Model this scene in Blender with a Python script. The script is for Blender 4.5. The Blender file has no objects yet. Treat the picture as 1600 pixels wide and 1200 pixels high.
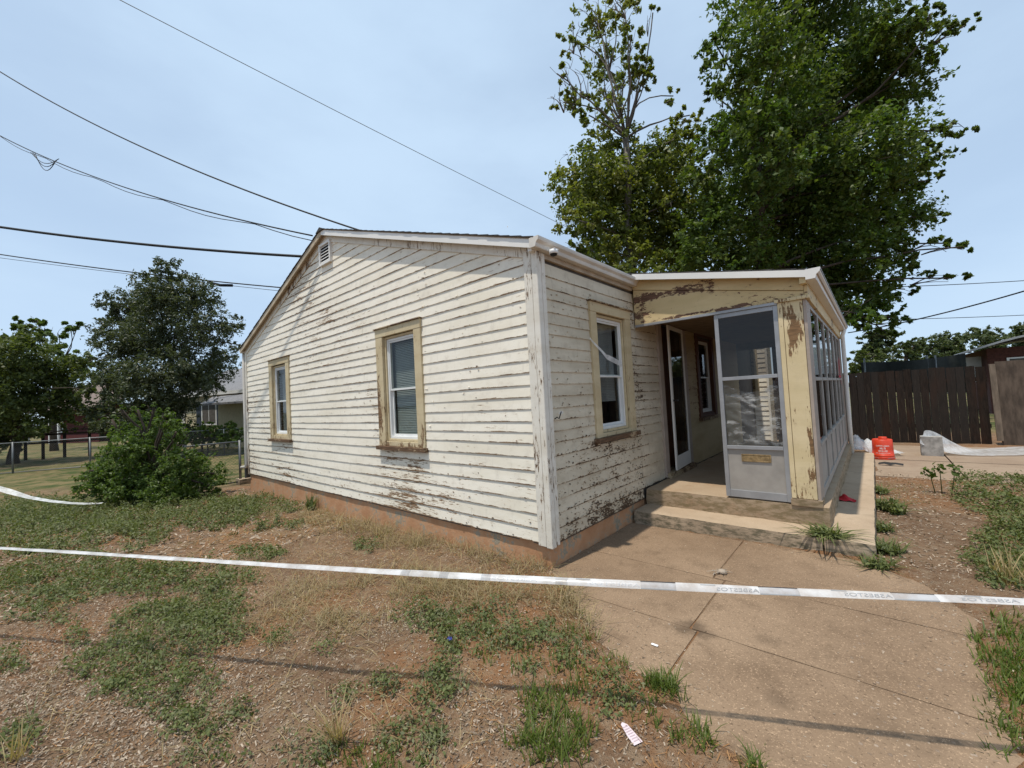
import bpy, bmesh, math, random
import numpy as np
from mathutils import Vector, Matrix, noise as mnoise

random.seed(7)
rng = np.random.default_rng(11)
scene = bpy.context.scene
COL = scene.collection

# ------------------------------------------------------------------ camera
CAM = np.array([2.1751, -2.8884, 1.4957])
YAW, PITCH, ROLL, FPX = 0.7195, 0.0369, -0.0530, 642.71
FW = np.array([-math.sin(YAW) * math.cos(PITCH), math.cos(YAW) * math.cos(PITCH), math.sin(PITCH)])
_rt = np.array([math.cos(YAW), math.sin(YAW), 0.0])
_up = np.cross(_rt, FW)
RT = math.cos(ROLL) * _rt + math.sin(ROLL) * _up
UP = -math.sin(ROLL) * _rt + math.cos(ROLL) * _up
cam_data = bpy.data.cameras.new("camera")
cam_data.sensor_width = 36.0
cam_data.lens = FPX / 1600.0 * 36.0
cam_data.clip_start = 0.05
cam_data.clip_end = 2000.0
cam = bpy.data.objects.new("camera", cam_data)
COL.objects.link(cam)
cam.matrix_world = Matrix(((RT[0], UP[0], -FW[0], CAM[0]), (RT[1], UP[1], -FW[1], CAM[1]),
                           (RT[2], UP[2], -FW[2], CAM[2]), (0, 0, 0, 1)))
scene.camera = cam


def ray(u, v):
    return FW + RT * ((u - 800) / FPX) - UP * ((v - 600) / FPX)


def at_depth(u, v, d):
    return CAM + ray(u, v) * d


def on_ground(u, v, z=0.0):
    r = ray(u, v)
    return CAM + r * ((z - CAM[2]) / r[2])


def project(x, y, z):
    dx, dy, dz = x - CAM[0], y - CAM[1], z - CAM[2]
    w = dx * FW[0] + dy * FW[1] + dz * FW[2]
    w = np.where(w < 0.05, 0.05, w)
    return (800 + FPX * (dx * RT[0] + dy * RT[1] + dz * RT[2]) / w,
            600 - FPX * (dx * UP[0] + dy * UP[1] + dz * UP[2]) / w)


# ------------------------------------------------------------------ sky, sun, exposure
SUN_TO = Vector((-0.04, -0.30, 1.0)).normalized()      # direction towards the sun
SUN_EL = math.asin(SUN_TO.z)
SUN_AZ = math.atan2(SUN_TO.x, SUN_TO.y)                 # clockwise from +Y
world = bpy.data.worlds.new("World")
scene.world = world
world.use_nodes = True
wn, wl = world.node_tree.nodes, world.node_tree.links
wn.clear()
w_out = wn.new("ShaderNodeOutputWorld")
w_bg = wn.new("ShaderNodeBackground")
w_sky = wn.new("ShaderNodeTexSky")
w_sky.sky_type = 'NISHITA'
w_sky.sun_disc = False
w_sky.sun_elevation = SUN_EL
w_sky.sun_rotation = SUN_AZ
w_sky.air_density = 1.0
w_sky.dust_density = 2.2
w_sky.ozone_density = 2.0
w_sky.altitude = 1600
# thin high cloud and summer haze over the blue
w_tc = wn.new("ShaderNodeTexCoord")
w_map = wn.new("ShaderNodeMapping")
w_map.inputs['Scale'].default_value = (1.0, 1.0, 2.6)
w_map.inputs['Rotation'].default_value = (0.2, 0.1, 0.6)
w_noise = wn.new("ShaderNodeTexNoise")
w_noise.inputs['Scale'].default_value = 1.1
w_noise.inputs['Detail'].default_value = 7.0
w_noise.inputs['Roughness'].default_value = 0.52
w_ramp = wn.new("ShaderNodeMapRange")
w_ramp.interpolation_type = 'SMOOTHSTEP'
w_ramp.inputs['From Min'].default_value = 0.36
w_ramp.inputs['From Max'].default_value = 0.66
w_ramp.inputs['To Min'].default_value = 0.70
w_ramp.inputs['To Max'].default_value = 0.97
w_mix = wn.new("ShaderNodeMixRGB")
w_mix.inputs['Color2'].default_value = (4.25, 5.5, 6.95, 1)
wl.new(w_tc.outputs['Generated'], w_map.inputs['Vector'])
wl.new(w_map.outputs['Vector'], w_noise.inputs['Vector'])
wl.new(w_noise.outputs['Fac'], w_ramp.inputs['Value'])
wl.new(w_ramp.outputs['Result'], w_mix.inputs['Fac'])
wl.new(w_sky.outputs['Color'], w_mix.inputs['Color1'])
wl.new(w_mix.outputs['Color'], w_bg.inputs['Color'])
w_bg.inputs['Strength'].default_value = 0.135
wl.new(w_bg.outputs['Background'], w_out.inputs['Surface'])

sun_data = bpy.data.lights.new("sun", 'SUN')
sun_data.energy = 4.0
sun_data.angle = math.radians(0.9)
sun_data.color = (1.0, 0.935, 0.83)
sun = bpy.data.objects.new("sun", sun_data)
COL.objects.link(sun)
sun.rotation_euler = (-SUN_TO).to_track_quat('-Z', 'Y').to_euler()
sun.location = (0, -10, 30)

vs = scene.view_settings
vs.view_transform = 'Standard'
vs.look = 'None'
vs.exposure = 0.08
vs.gamma = 1.0
scene.cycles.max_bounces = 8
scene.cycles.transparent_max_bounces = 12
scene.cycles.use_denoising = True


# ------------------------------------------------------------------ object helpers
def empty(name, loc=(0, 0, 0), parent=None):
    o = bpy.data.objects.new(name, None)
    COL.objects.link(o)
    o.location = loc
    o.empty_display_size = 0.1
    if parent:
        o.parent = parent
        o.matrix_parent_inverse = Matrix.Translation(-world_loc(parent))
    return o


def tag(o, label=None, cat=None, group=None, kind=None):
    if label:
        o["label"] = label
    if cat:
        o["category"] = cat
    if group:
        o["group"] = group
    if kind:
        o["kind"] = kind
    return o


def link(name, me, mat=None, parent=None):
    o = bpy.data.objects.new(name, me)
    COL.objects.link(o)
    if mat is not None and not me.materials:
        me.materials.append(mat)
    if parent is not None:
        o.parent = parent
        o.matrix_parent_inverse = Matrix.Translation(-Vector(world_loc(parent)))
    return o


def world_loc(o):
    v = Vector(o.location)
    if o.parent is not None:
        v = v + world_loc(o.parent) + Vector(o.matrix_parent_inverse.translation)
    return v


class MB:
    """collects geometry; build() links it as one mesh object given in world coordinates"""
    def __init__(self):
        self.v, self.f, self.uv, self.smooth = [], [], {}, []

    def add(self, verts, faces, smooth=False):
        b = len(self.v)
        self.v += [tuple(map(float, q)) for q in verts]
        for f in faces:
            self.f.append(tuple(b + i for i in f))
            self.smooth.append(smooth)
        return b

    def box(self, x0, x1, y0, y1, z0, z1):
        self.add([(x0, y0, z0), (x1, y0, z0), (x1, y1, z0), (x0, y1, z0), (x0, y0, z1), (x1, y0, z1), (x1, y1, z1), (x0, y1, z1)],
                 [(0, 3, 2, 1), (4, 5, 6, 7), (0, 1, 5, 4), (1, 2, 6, 5), (2, 3, 7, 6), (3, 0, 4, 7)])
        return self

    def hexa(self, p8):
        self.add(p8, [(0, 3, 2, 1), (4, 5, 6, 7), (0, 1, 5, 4), (1, 2, 6, 5), (2, 3, 7, 6), (3, 0, 4, 7)])
        return self

    def bar(self, a, b, w, h, upv=(0, 0, 1)):
        a, b = Vector(a), Vector(b)
        d = (b - a).normalized()
        s = d.cross(Vector(upv))
        if s.length < 1e-4:
            s = d.cross(Vector((1, 0, 0)))
        s.normalize()
        t = s.cross(d)
        s, t = s * w / 2, t * h / 2
        self.hexa([a - s - t, a + s - t, b + s - t, b - s - t, a - s + t, a + s + t, b + s + t, b - s + t])
        return self

    def tube(self, pts, radii, n=8, cap=True):
        pts = [Vector(q) for q in pts]
        if not hasattr(radii, '__len__'):
            radii = [radii] * len(pts)
        vs_, fs = [], []
        prev = None
        for i, q in enumerate(pts):
            d = (pts[min(i + 1, len(pts) - 1)] - pts[max(i - 1, 0)])
            if d.length < 1e-9:
                d = Vector((0, 0, 1))
            d.normalize()
            if prev is None:
                s = d.cross(Vector((0, 0, 1)))
                if s.length < 1e-3:
                    s = d.cross(Vector((1, 0, 0)))
            else:
                s = prev - d * prev.dot(d)
            s.normalize()
            prev = s
            t = d.cross(s)
            for k in range(n):
                a = 2 * math.pi * k / n
                vs_.append(q + (s * math.cos(a) + t * math.sin(a)) * radii[i])
        for i in range(len(pts) - 1):
            for k in range(n):
                fs.append((i * n + k, i * n + (k + 1) % n, (i + 1) * n + (k + 1) % n, (i + 1) * n + k))
        if cap:
            fs.append(tuple(range(n - 1, -1, -1)))
            m = (len(pts) - 1) * n
            fs.append(tuple(range(m, m + n)))
        self.add(vs_, fs, True)
        return self

    def prism(self, poly, a, b, axis):
        """polygon (2-D) extruded along axis 'x','y' or 'z' from a to b"""
        def P(q, t):
            return {'x': (t, q[0], q[1]), 'y': (q[0], t, q[1]), 'z': (q[0], q[1], t)}[axis]
        n = len(poly)
        self.add([P(q, a) for q in poly] + [P(q, b) for q in poly],
                 [tuple(range(n)), tuple(range(2 * n - 1, n - 1, -1))] + [(i, (i + 1) % n, n + (i + 1) % n, n + i) for i in range(n)])
        return self

    def lathe(self, prof, c, n=24):
        vs_, fs = [], []
        for r, z in prof:
            for k in range(n):
                a = 2 * math.pi * k / n
                vs_.append((c[0] + r * math.cos(a), c[1] + r * math.sin(a), c[2] + z))
        for i in range(len(prof) - 1):
            for k in range(n):
                fs.append((i * n + k, i * n + (k + 1) % n, (i + 1) * n + (k + 1) % n, (i + 1) * n + k))
        self.add(vs_, fs, True)
        return self

    def mesh(self, name, fix=True):
        me = bpy.data.meshes.new(name)
        me.from_pydata(self.v, [], self.f)
        if any(self.smooth):
            me.polygons.foreach_set('use_smooth', self.smooth)
        if fix:
            bm = bmesh.new()
            bm.from_mesh(me)
            bmesh.ops.recalc_face_normals(bm, faces=bm.faces)
            bm.to_mesh(me)
            bm.free()
        me.update()
        return me

    def build(self, name, mat, parent=None, bevel=0.0, fix=True):
        o = link(name, self.mesh(name, fix), mat, parent)
        if bevel:
            m = o.modifiers.new("bevel", 'BEVEL')
            m.width = bevel
            m.segments = 2
            m.limit_method = 'ANGLE'
        return o


def np_mesh(name, verts, faces, smooth=False):
    """fast mesh from arrays; faces (n,k) all of the same size"""
    verts = np.asarray(verts, np.float32)
    faces = np.asarray(faces, np.int32)
    me = bpy.data.meshes.new(name)
    n, k = faces.shape
    me.vertices.add(len(verts))
    me.vertices.foreach_set('co', verts.ravel())
    me.loops.add(n * k)
    me.loops.foreach_set('vertex_index', faces.ravel())
    me.polygons.add(n)
    me.polygons.foreach_set('loop_start', np.arange(0, n * k, k, dtype=np.int32))
    if smooth:
        me.polygons.foreach_set('use_smooth', np.ones(n, dtype=bool))
    me.update(calc_edges=True)
    return me


def rough_box(x0, x1, y0, y1, z0, z1, step=0.06, amp=0.006, seed=0.0, rnd=0.012):
    """a box with worn, uneven faces and softened edges (cast concrete)"""
    mb = MB()
    def face(o, a, b):
        na = max(1, int(Vector(a).length / step))
        nb = max(1, int(Vector(b).length / step))
        base = len(mb.v)
        for i in range(na + 1):
            for j in range(nb + 1):
                q = Vector(o) + Vector(a) * (i / na) + Vector(b) * (j / nb)
                mb.v.append(q)
        for i in range(na):
            for j in range(nb):
                k = base + i * (nb + 1) + j
                mb.f.append((k, k + nb + 1, k + nb + 2, k + 1))
                mb.smooth.append(True)
    X, Y, Z = (x1 - x0, 0, 0), (0, y1 - y0, 0), (0, 0, z1 - z0)
    face((x0, y0, z0), X, Z); face((x0, y1, z0), X, Z); face((x0, y0, z0), Y, Z); face((x1, y0, z0), Y, Z)
    face((x0, y0, z1), X, Y); face((x0, y0, z0), X, Y)
    c = Vector(((x0 + x1) / 2, (y0 + y1) / 2, (z0 + z1) / 2))
    h = Vector(((x1 - x0) / 2, (y1 - y0) / 2, (z1 - z0) / 2))
    out = []
    for q in mb.v:
        d = q - c
        e = [max(0.0, abs(d[k]) - (h[k] - rnd)) for k in range(3)]
        l = math.sqrt(sum(t * t for t in e))
        if l > rnd:
            for k in range(3):
                if e[k] > 0:
                    d[k] = math.copysign(h[k] - rnd + e[k] * rnd / l, d[k])
        p = c + d
        n1 = mnoise.noise(p * 5.0 + Vector((seed, 0, 0))) + 0.6 * mnoise.noise(p * 17.0 + Vector((0, seed, 0)))
        d = d.normalized() if False else d
        p = p + Vector((math.copysign(1, d.x) if abs(d.x) > h.x - rnd * 1.01 else 0, math.copysign(1, d.y) if abs(d.y) > h.y - rnd * 1.01 else 0,
                        math.copysign(1, d.z) if abs(d.z) > h.z - rnd * 1.01 else 0)) * (n1 * amp)
        out.append(tuple(p))
    mb.v = out
    return mb


# ------------------------------------------------------------------ material helpers
MATS = {}


class NT:
    def __init__(self, name):
        self.m = bpy.data.materials.new(name)
        self.m.use_nodes = True
        self.t = self.m.node_tree
        self.t.nodes.clear()
        self.out = self.t.nodes.new("ShaderNodeOutputMaterial")
        self.geo = self.t.nodes.new("ShaderNodeNewGeometry")
        MATS[name] = self.m

    def n(self, typ, **kw):
        nd = self.t.nodes.new(typ)
        for k, v in kw.items():
            setattr(nd, k, v)
        return nd

    def l(self, a, b):
        self.t.links.new(a, b)

    def val(self, sock, x):
        if isinstance(x, (int, float)):
            sock.default_value = x
        elif isinstance(x, (tuple, list)):
            sock.default_value = tuple(x) + ((1.0,) if len(x) == 3 and sock.type == 'RGBA' else ())
        else:
            self.l(x, sock)

    def noise(self, scale, detail=4, rough=0.55, stretch=(1, 1, 1), off=(0, 0, 0), vec=None):
        mp = self.n("ShaderNodeMapping")
        mp.inputs['Scale'].default_value = stretch
        mp.inputs['Location'].default_value = off
        self.l(vec if vec is not None else self.geo.outputs['Position'], mp.inputs['Vector'])
        nz = self.n("ShaderNodeTexNoise")
        nz.inputs['Scale'].default_value = scale
        nz.inputs['Detail'].default_value = detail
        nz.inputs['Roughness'].default_value = rough
        self.l(mp.outputs['Vector'], nz.inputs['Vector'])
        return nz.outputs['Fac']

    def math(self, op, a, b=0.0, clamp=False):
        nd = self.n("ShaderNodeMath", operation=op, use_clamp=clamp)
        self.val(nd.inputs[0], a)
        self.val(nd.inputs[1], b)
        return nd.outputs[0]

    def step(self, x, lo, hi, t0=0.0, t1=1.0):
        nd = self.n("ShaderNodeMapRange", interpolation_type='SMOOTHSTEP')
        self.val(nd.inputs['Value'], x)
        for k, v in (('From Min', lo), ('From Max', hi), ('To Min', t0), ('To Max', t1)):
            self.val(nd.inputs[k], v)
        return nd.outputs['Result']

    def mix(self, fac, a, b, blend='MIX'):
        nd = self.n("ShaderNodeMixRGB", blend_type=blend)
        self.val(nd.inputs['Fac'], fac)
        self.val(nd.inputs['Color1'], a)
        self.val(nd.inputs['Color2'], b)
        return nd.outputs['Color']

    def xyz(self):
        s = self.n("ShaderNodeSeparateXYZ")
        self.l(self.geo.outputs['Position'], s.inputs[0])
        return s.outputs

    def bsdf(self, col, rough=0.7, spec=0.3, metal=0.0, height=None, bump=0.3, dist=0.01, trans=None):
        b = self.n("ShaderNodeBsdfPrincipled")
        self.val(b.inputs['Base Color'], col)
        self.val(b.inputs['Roughness'], rough)
        b.inputs['Specular IOR Level'].default_value = spec
        b.inputs['Metallic'].default_value = metal
        if height is not None:
            bp = self.n("ShaderNodeBump")
            bp.inputs['Strength'].default_value = bump
            bp.inputs['Distance'].default_value = dist
            self.l(height, bp.inputs['Height'])
            self.l(bp.outputs['Normal'], b.inputs['Normal'])
        sh = b.outputs[0]
        if trans:
            tr = self.n("ShaderNodeBsdfTranslucent")
            self.val(tr.inputs['Color'], trans[1])
            mx = self.n("ShaderNodeMixShader")
            mx.inputs[0].default_value = trans[0]
            self.l(sh, mx.inputs[1])
            self.l(tr.outputs[0], mx.inputs[2])
            sh = mx.outputs[0]
        self.l(sh, self.out.inputs['Surface'])
        return self.m


def simple(name, col, rough=0.6, spec=0.3, metal=0.0, var=0.15, scale=8.0, bump=0.0, stretch=(1, 1, 1)):
    t = NT(name)
    nz = t.noise(scale, 5, 0.6, stretch)
    c = t.mix(t.step(nz, 0.3, 0.7), tuple(x * (1 - var) for x in col), tuple(min(1, x * (1 + var)) for x in col))
    return t.bsdf(c, rough, spec, metal, nz if bump else None, bump, 0.005)


def painted_wood(name, paint, paint2, wood=(0.14, 0.085, 0.05), peel=0.40, low_z=None, stain=0.3, edge=0.10, axis=(1.4, 1.4, 7.0), drip=0.25, soft=0.018, grime=(0.17, 0.11, 0.06), rough=0.62, spots=()):
    """old oil paint on boards: flaked patches down to grey-brown wood, grime, nail spots; uv.y runs up each board"""
    t = NT(name)
    big = t.noise(2.6, 5, 0.6, axis)
    fine = t.noise(16.0, 6, 0.68, (axis[0] * .8, axis[1] * .8, axis[2] * .6), (3.1, 1.7, 0.4))
    speck = t.noise(95.0, 3, 0.6, (1, 1, 1.6), (0.2, 4.0, 1.0))
    patch = t.noise(0.75, 3, 0.5, (1, 1, 1.2), (7.0, 2.0, 5.0))
    uvn = t.n("ShaderNodeUVMap")
    su = t.n("ShaderNodeSeparateXYZ")
    t.l(uvn.outputs['UV'], su.inputs[0])
    lowedge = t.step(su.outputs['Y'], 0.0, 0.11, 1.0, 0.0)
    field = t.math('ADD', t.math('MULTIPLY', big, 0.45), t.math('MULTIPLY', fine, 0.55))
    field = t.math('ADD', field, t.math('MULTIPLY', t.math('SUBTRACT', patch, 0.5), 0.42))
    field = t.math('ADD', field, t.math('MULTIPLY', lowedge, edge))
    field = t.math('ADD', field, t.math('MULTIPLY', t.math('SUBTRACT', speck, 0.5), 0.10))
    z = t.xyz()['Z']
    if low_z:
        foot = t.step(z, low_z[0], low_z[1], low_z[2], 0.0)
        field = t.math('ADD', field, foot)
    for (cx_, cy_, cz_), (rx_, ry_, rz_), amt in spots:
        mp = t.n("ShaderNodeMapping")
        mp.vector_type = 'TEXTURE'
        mp.inputs['Location'].default_value = (cx_, cy_, cz_)
        mp.inputs['Scale'].default_value = (rx_, ry_, rz_)
        t.l(t.geo.outputs['Position'], mp.inputs['Vector'])
        ln = t.n("ShaderNodeVectorMath", operation='LENGTH')
        t.l(mp.outputs['Vector'], ln.inputs[0])
        field = t.math('ADD', field, t.step(ln.outputs['Value'], 0.0, 1.0, amt, 0.0))
    th = 1.0 - peel
    mask = t.step(field, th, th + soft)
    rim = t.math('SUBTRACT', t.step(field, th - 0.045, th), mask, True)
    nail = t.step(speck, 0.705, 0.735)
    # body colour of the paint
    tone = t.noise(1.7, 4, 0.6, (0.7, 0.7, 3.0), (9, 9, 9))
    c = t.mix(t.step(tone, 0.35, 0.68), paint, paint2)
    gr = t.noise(5.0, 6, 0.7, (1.5, 1.5, 1.5), (2, 8, 3))
    gpatch = t.math('MULTIPLY', t.step(gr, 0.48, 0.78), stain)
    c = t.mix(gpatch, c, tuple(0.55 * a + 0.45 * b for a, b in zip(paint, grime)))
    runs = t.noise(7.0, 4, 0.6, (5.0, 5.0, 0.5), (1, 2, 3))
    c = t.mix(t.math('MULTIPLY', t.step(runs, 0.60, 0.78), drip), c, tuple(0.45 * a + 0.55 * b for a, b in zip(paint, grime)))
    c = t.mix(t.math('MULTIPLY', rim, 0.45), c, (0.42, 0.30, 0.18))
    wn1 = t.noise(30.0, 5, 0.7, (0.3, 0.3, 4.0))
    wc = t.mix(t.step(wn1, 0.3, 0.7), tuple(x * 0.55 for x in wood), tuple(min(1, x * 1.5) for x in wood))
    c = t.mix(mask, c, wc)
    c = t.mix(t.math('MULTIPLY', nail, 0.7), c, (0.16, 0.10, 0.06))
    h = t.math('SUBTRACT', t.math('MULTIPLY', wn1, 0.25), mask)
    return t.bsdf(c, rough, 0.25, 0.0, h, 0.55, 0.004)


WHITE = (0.74, 0.70, 0.615)
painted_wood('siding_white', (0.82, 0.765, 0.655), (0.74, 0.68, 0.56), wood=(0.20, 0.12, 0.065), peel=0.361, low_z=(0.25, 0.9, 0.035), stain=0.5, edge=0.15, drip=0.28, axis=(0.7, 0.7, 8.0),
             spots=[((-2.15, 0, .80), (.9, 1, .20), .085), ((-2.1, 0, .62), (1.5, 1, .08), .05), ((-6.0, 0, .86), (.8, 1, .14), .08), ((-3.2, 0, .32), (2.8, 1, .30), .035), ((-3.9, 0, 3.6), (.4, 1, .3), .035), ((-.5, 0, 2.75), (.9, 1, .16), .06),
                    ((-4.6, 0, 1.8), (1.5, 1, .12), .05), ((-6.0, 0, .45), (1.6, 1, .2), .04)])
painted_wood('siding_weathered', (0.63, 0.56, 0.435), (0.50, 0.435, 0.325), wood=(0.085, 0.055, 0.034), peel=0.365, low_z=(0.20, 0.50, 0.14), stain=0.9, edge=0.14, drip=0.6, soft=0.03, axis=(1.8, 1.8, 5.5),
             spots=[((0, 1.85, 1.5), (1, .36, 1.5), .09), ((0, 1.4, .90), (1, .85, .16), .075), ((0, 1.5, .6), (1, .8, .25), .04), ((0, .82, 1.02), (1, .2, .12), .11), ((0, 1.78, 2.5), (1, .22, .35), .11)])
painted_wood('siding_cream_shaded', (0.46, 0.365, 0.215), (0.38, 0.295, 0.165), peel=0.36, stain=0.5, edge=0.08)  # cream siding with the porch interior's dimness darkened into its paint colour
painted_wood('trim_white', (0.74, 0.70, 0.62), (0.66, 0.61, 0.52), peel=0.315, low_z=(0.2, 0.6, 0.05), stain=0.5, axis=(5, 5, 1.2))
painted_wood('trim_cream', (0.58, 0.485, 0.31), (0.50, 0.40, 0.24), wood=(0.17, 0.10, 0.05), peel=0.40, stain=0.45, edge=0.0, axis=(5.0, 5.0, 2.0), drip=0.35,
             spots=[((-2.62, 0, 1.5), (.12, 1, .9), .13), ((-1.72, 0, 1.1), (.1, 1, .5), .12), ((-2.1, 0, 1.0), (.7, 1, .10), .08), ((-6.0, 0, 1.0), (.7, 1, .10), .06)])
painted_wood('sill_wood', (0.42, 0.33, 0.21), (0.32, 0.24, 0.15), wood=(0.12, 0.07, 0.04), peel=0.56, stain=0.6, edge=0.0, axis=(2, 2, 4))
painted_wood('beam_yellow', (0.64, 0.50, 0.275), (0.56, 0.43, 0.22), wood=(0.13, 0.072, 0.046), peel=0.405, stain=0.45, edge=0.0, axis=(1.1, 1.1, 3.2), soft=0.01, drip=0.15,
             spots=[((.45, 1.9, 2.64), (.85, 1, .15), .20), ((.15, 1.9, 2.46), (.34, 1, .22), .19), ((.8, 1.9, 2.34), (1.0, 1, .035), .15)])
painted_wood('post_yellow', (0.70, 0.575, 0.36), (0.62, 0.50, 0.29), wood=(0.20, 0.115, 0.055), peel=0.40, low_z=(0.35, 0.75, 0.12), stain=0.4, edge=0.0, axis=(4.5, 4.5, 1.1), soft=0.01, drip=0.25,
             spots=[((1.63, 1.9, 1.98), (.08, 1, .30), .20), ((1.70, 1.9, .95), (.05, 1, .6), .14), ((1.68, 1.9, .62), (.06, 1, .16), .16)])
painted_wood('brown_trim', (0.115, 0.05, 0.032), (0.085, 0.036, 0.024), peel=0.30, stain=0.3, edge=0.0)
painted_wood('jamb_paint', (0.40, 0.33, 0.28), (0.34, 0.28, 0.23), peel=0.34, stain=0.4, edge=0.0)
simple('vinyl_white', (0.70, 0.70, 0.68), 0.4, 0.4, var=0.05)
simple('gutter_white', (0.74, 0.72, 0.68), 0.45, 0.4, var=0.04, scale=2.0)
simple('gutter_pale', (0.60, 0.565, 0.51), 0.5, 0.35, var=0.10, scale=3.0)
simple('soffit_tan', (0.42, 0.34, 0.25), 0.7, var=0.15)
simple('rake_tan', (0.44, 0.36, 0.26), 0.7, var=0.2, scale=5.0)
simple('aluminium', (0.33, 0.335, 0.345), 0.42, 0.5, 0.35, var=0.10, scale=6.0)
simple('aluminium_dull', (0.33, 0.305, 0.275), 0.55, 0.4, 0.15, var=0.14, scale=4.0)
simple('galvanised', (0.17, 0.175, 0.175), 0.5, 0.5, 0.5, var=0.15)
simple('blind', (0.44, 0.47, 0.45), 0.6, var=0.05)
simple('curtain', (0.22, 0.22, 0.22), 0.9, var=0.3, scale=3.0)
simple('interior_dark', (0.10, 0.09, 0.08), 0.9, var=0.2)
simple('ceiling_brown', (0.22, 0.155, 0.095), 0.8, var=0.2)
simple('door_wood', (0.10, 0.035, 0.016), 0.55, 0.3, var=0.35, scale=6, stretch=(6, 6, 0.7))
simple('brass', (0.34, 0.24, 0.12), 0.5, 0.5, 0.6, var=0.3, scale=40)
simple('black_plastic', (0.02, 0.02, 0.02), 0.5)
simple('rubber', (0.015, 0.015, 0.016), 0.6)
simple('dark_metal', (0.045, 0.045, 0.045), 0.6, var=0.3)
simple('white_plastic', (0.78, 0.78, 0.77), 0.35, 0.4, var=0.03)


def glass_mat(name, tint, refl=1.0, rough=0.0):
    t = NT(name)
    tr = t.n("ShaderNodeBsdfTransparent")
    tr.inputs['Color'].default_value = tint + (1,)
    gl = t.n("ShaderNodeBsdfGlossy")
    gl.inputs['Roughness'].default_value = rough
    fr = t.n("ShaderNodeFresnel")
    fr.inputs['IOR'].default_value = 1.52
    mx = t.n("ShaderNodeMixShader")
    front = t.math('SUBTRACT', 1.0, t.geo.outputs['Backfacing'])
    t.l(t.math('MULTIPLY', t.math('MULTIPLY', fr.outputs[0], refl, True), front), mx.inputs[0])
    t.l(tr.outputs[0], mx.inputs[1])
    t.l(gl.outputs[0], mx.inputs[2])
    t.l(mx.outputs[0], t.out.inputs['Surface'])


glass_mat('window_glass', (0.86, 0.88, 0.87), 0.8, 0.01)
glass_mat('screen_glass', (0.60, 0.58, 0.56), 0.9, 0.02)


def film_mat(name, opacity, col=(0.7, 0.7, 0.68)):
    t = NT(name)
    b = t.n("ShaderNodeBsdfPrincipled")
    b.inputs['Base Color'].default_value = col + (1,)
    b.inputs['Roughness'].default_value = 0.22
    tl = t.n("ShaderNodeBsdfTranslucent")
    tl.inputs['Color'].default_value = col + (1,)
    m0 = t.n("ShaderNodeMixShader")
    m0.inputs[0].default_value = 0.4
    t.l(b.outputs[0], m0.inputs[1]); t.l(tl.outputs[0], m0.inputs[2])
    tr = t.n("ShaderNodeBsdfTransparent")
    mx = t.n("ShaderNodeMixShader")
    nz = t.noise(9.0, 4, 0.6) if opacity > .5 else t.noise(6.0, 5, 0.65, (1.0, 1.0, 2.6))
    t.l(t.step(nz, 0.3, 0.7, opacity * 0.65, min(1.0, opacity * 1.3)) if opacity > .5 else t.step(nz, 0.47, 0.66, opacity * .3, opacity * 1.5), mx.inputs[0])
    t.l(tr.outputs[0], mx.inputs[1]); t.l(m0.outputs[0], mx.inputs[2])
    t.l(mx.outputs[0], t.out.inputs['Surface'])


film_mat('plastic_film', 0.46)
film_mat('plastic_sheet', 0.85, (0.80, 0.81, 0.82))
film_mat('tape_white', 0.82, (0.88, 0.89, 0.90))
film_mat('tape_grey', 0.70, (0.70, 0.73, 0.77))
simple('tape_ink', (0.30, 0.31, 0.32), 0.5, var=0.1)
simple('tape_ink_dark', (0.03, 0.028, 0.03), 0.5, var=0.1)

# foundation: salmon masonry paint worn to grey-green concrete
t = NT('foundation_paint')
f1 = t.noise(4.0, 6, 0.65)
f2 = t.noise(22.0, 5, 0.7)
m1 = t.step(t.math('ADD', t.math('MULTIPLY', f1, 0.55), t.math('MULTIPLY', f2, 0.45)), 0.53, 0.57)
c = t.mix(t.step(f1, 0.3, 0.7), (0.40, 0.205, 0.105), (0.50, 0.295, 0.17))
c = t.mix(m1, c, t.mix(t.step(f2, 0.35, 0.65), (0.20, 0.19, 0.135), (0.34, 0.28, 0.21)))
t.bsdf(c, 0.9, 0.2, 0, f2, 0.5, 0.01)


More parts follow.
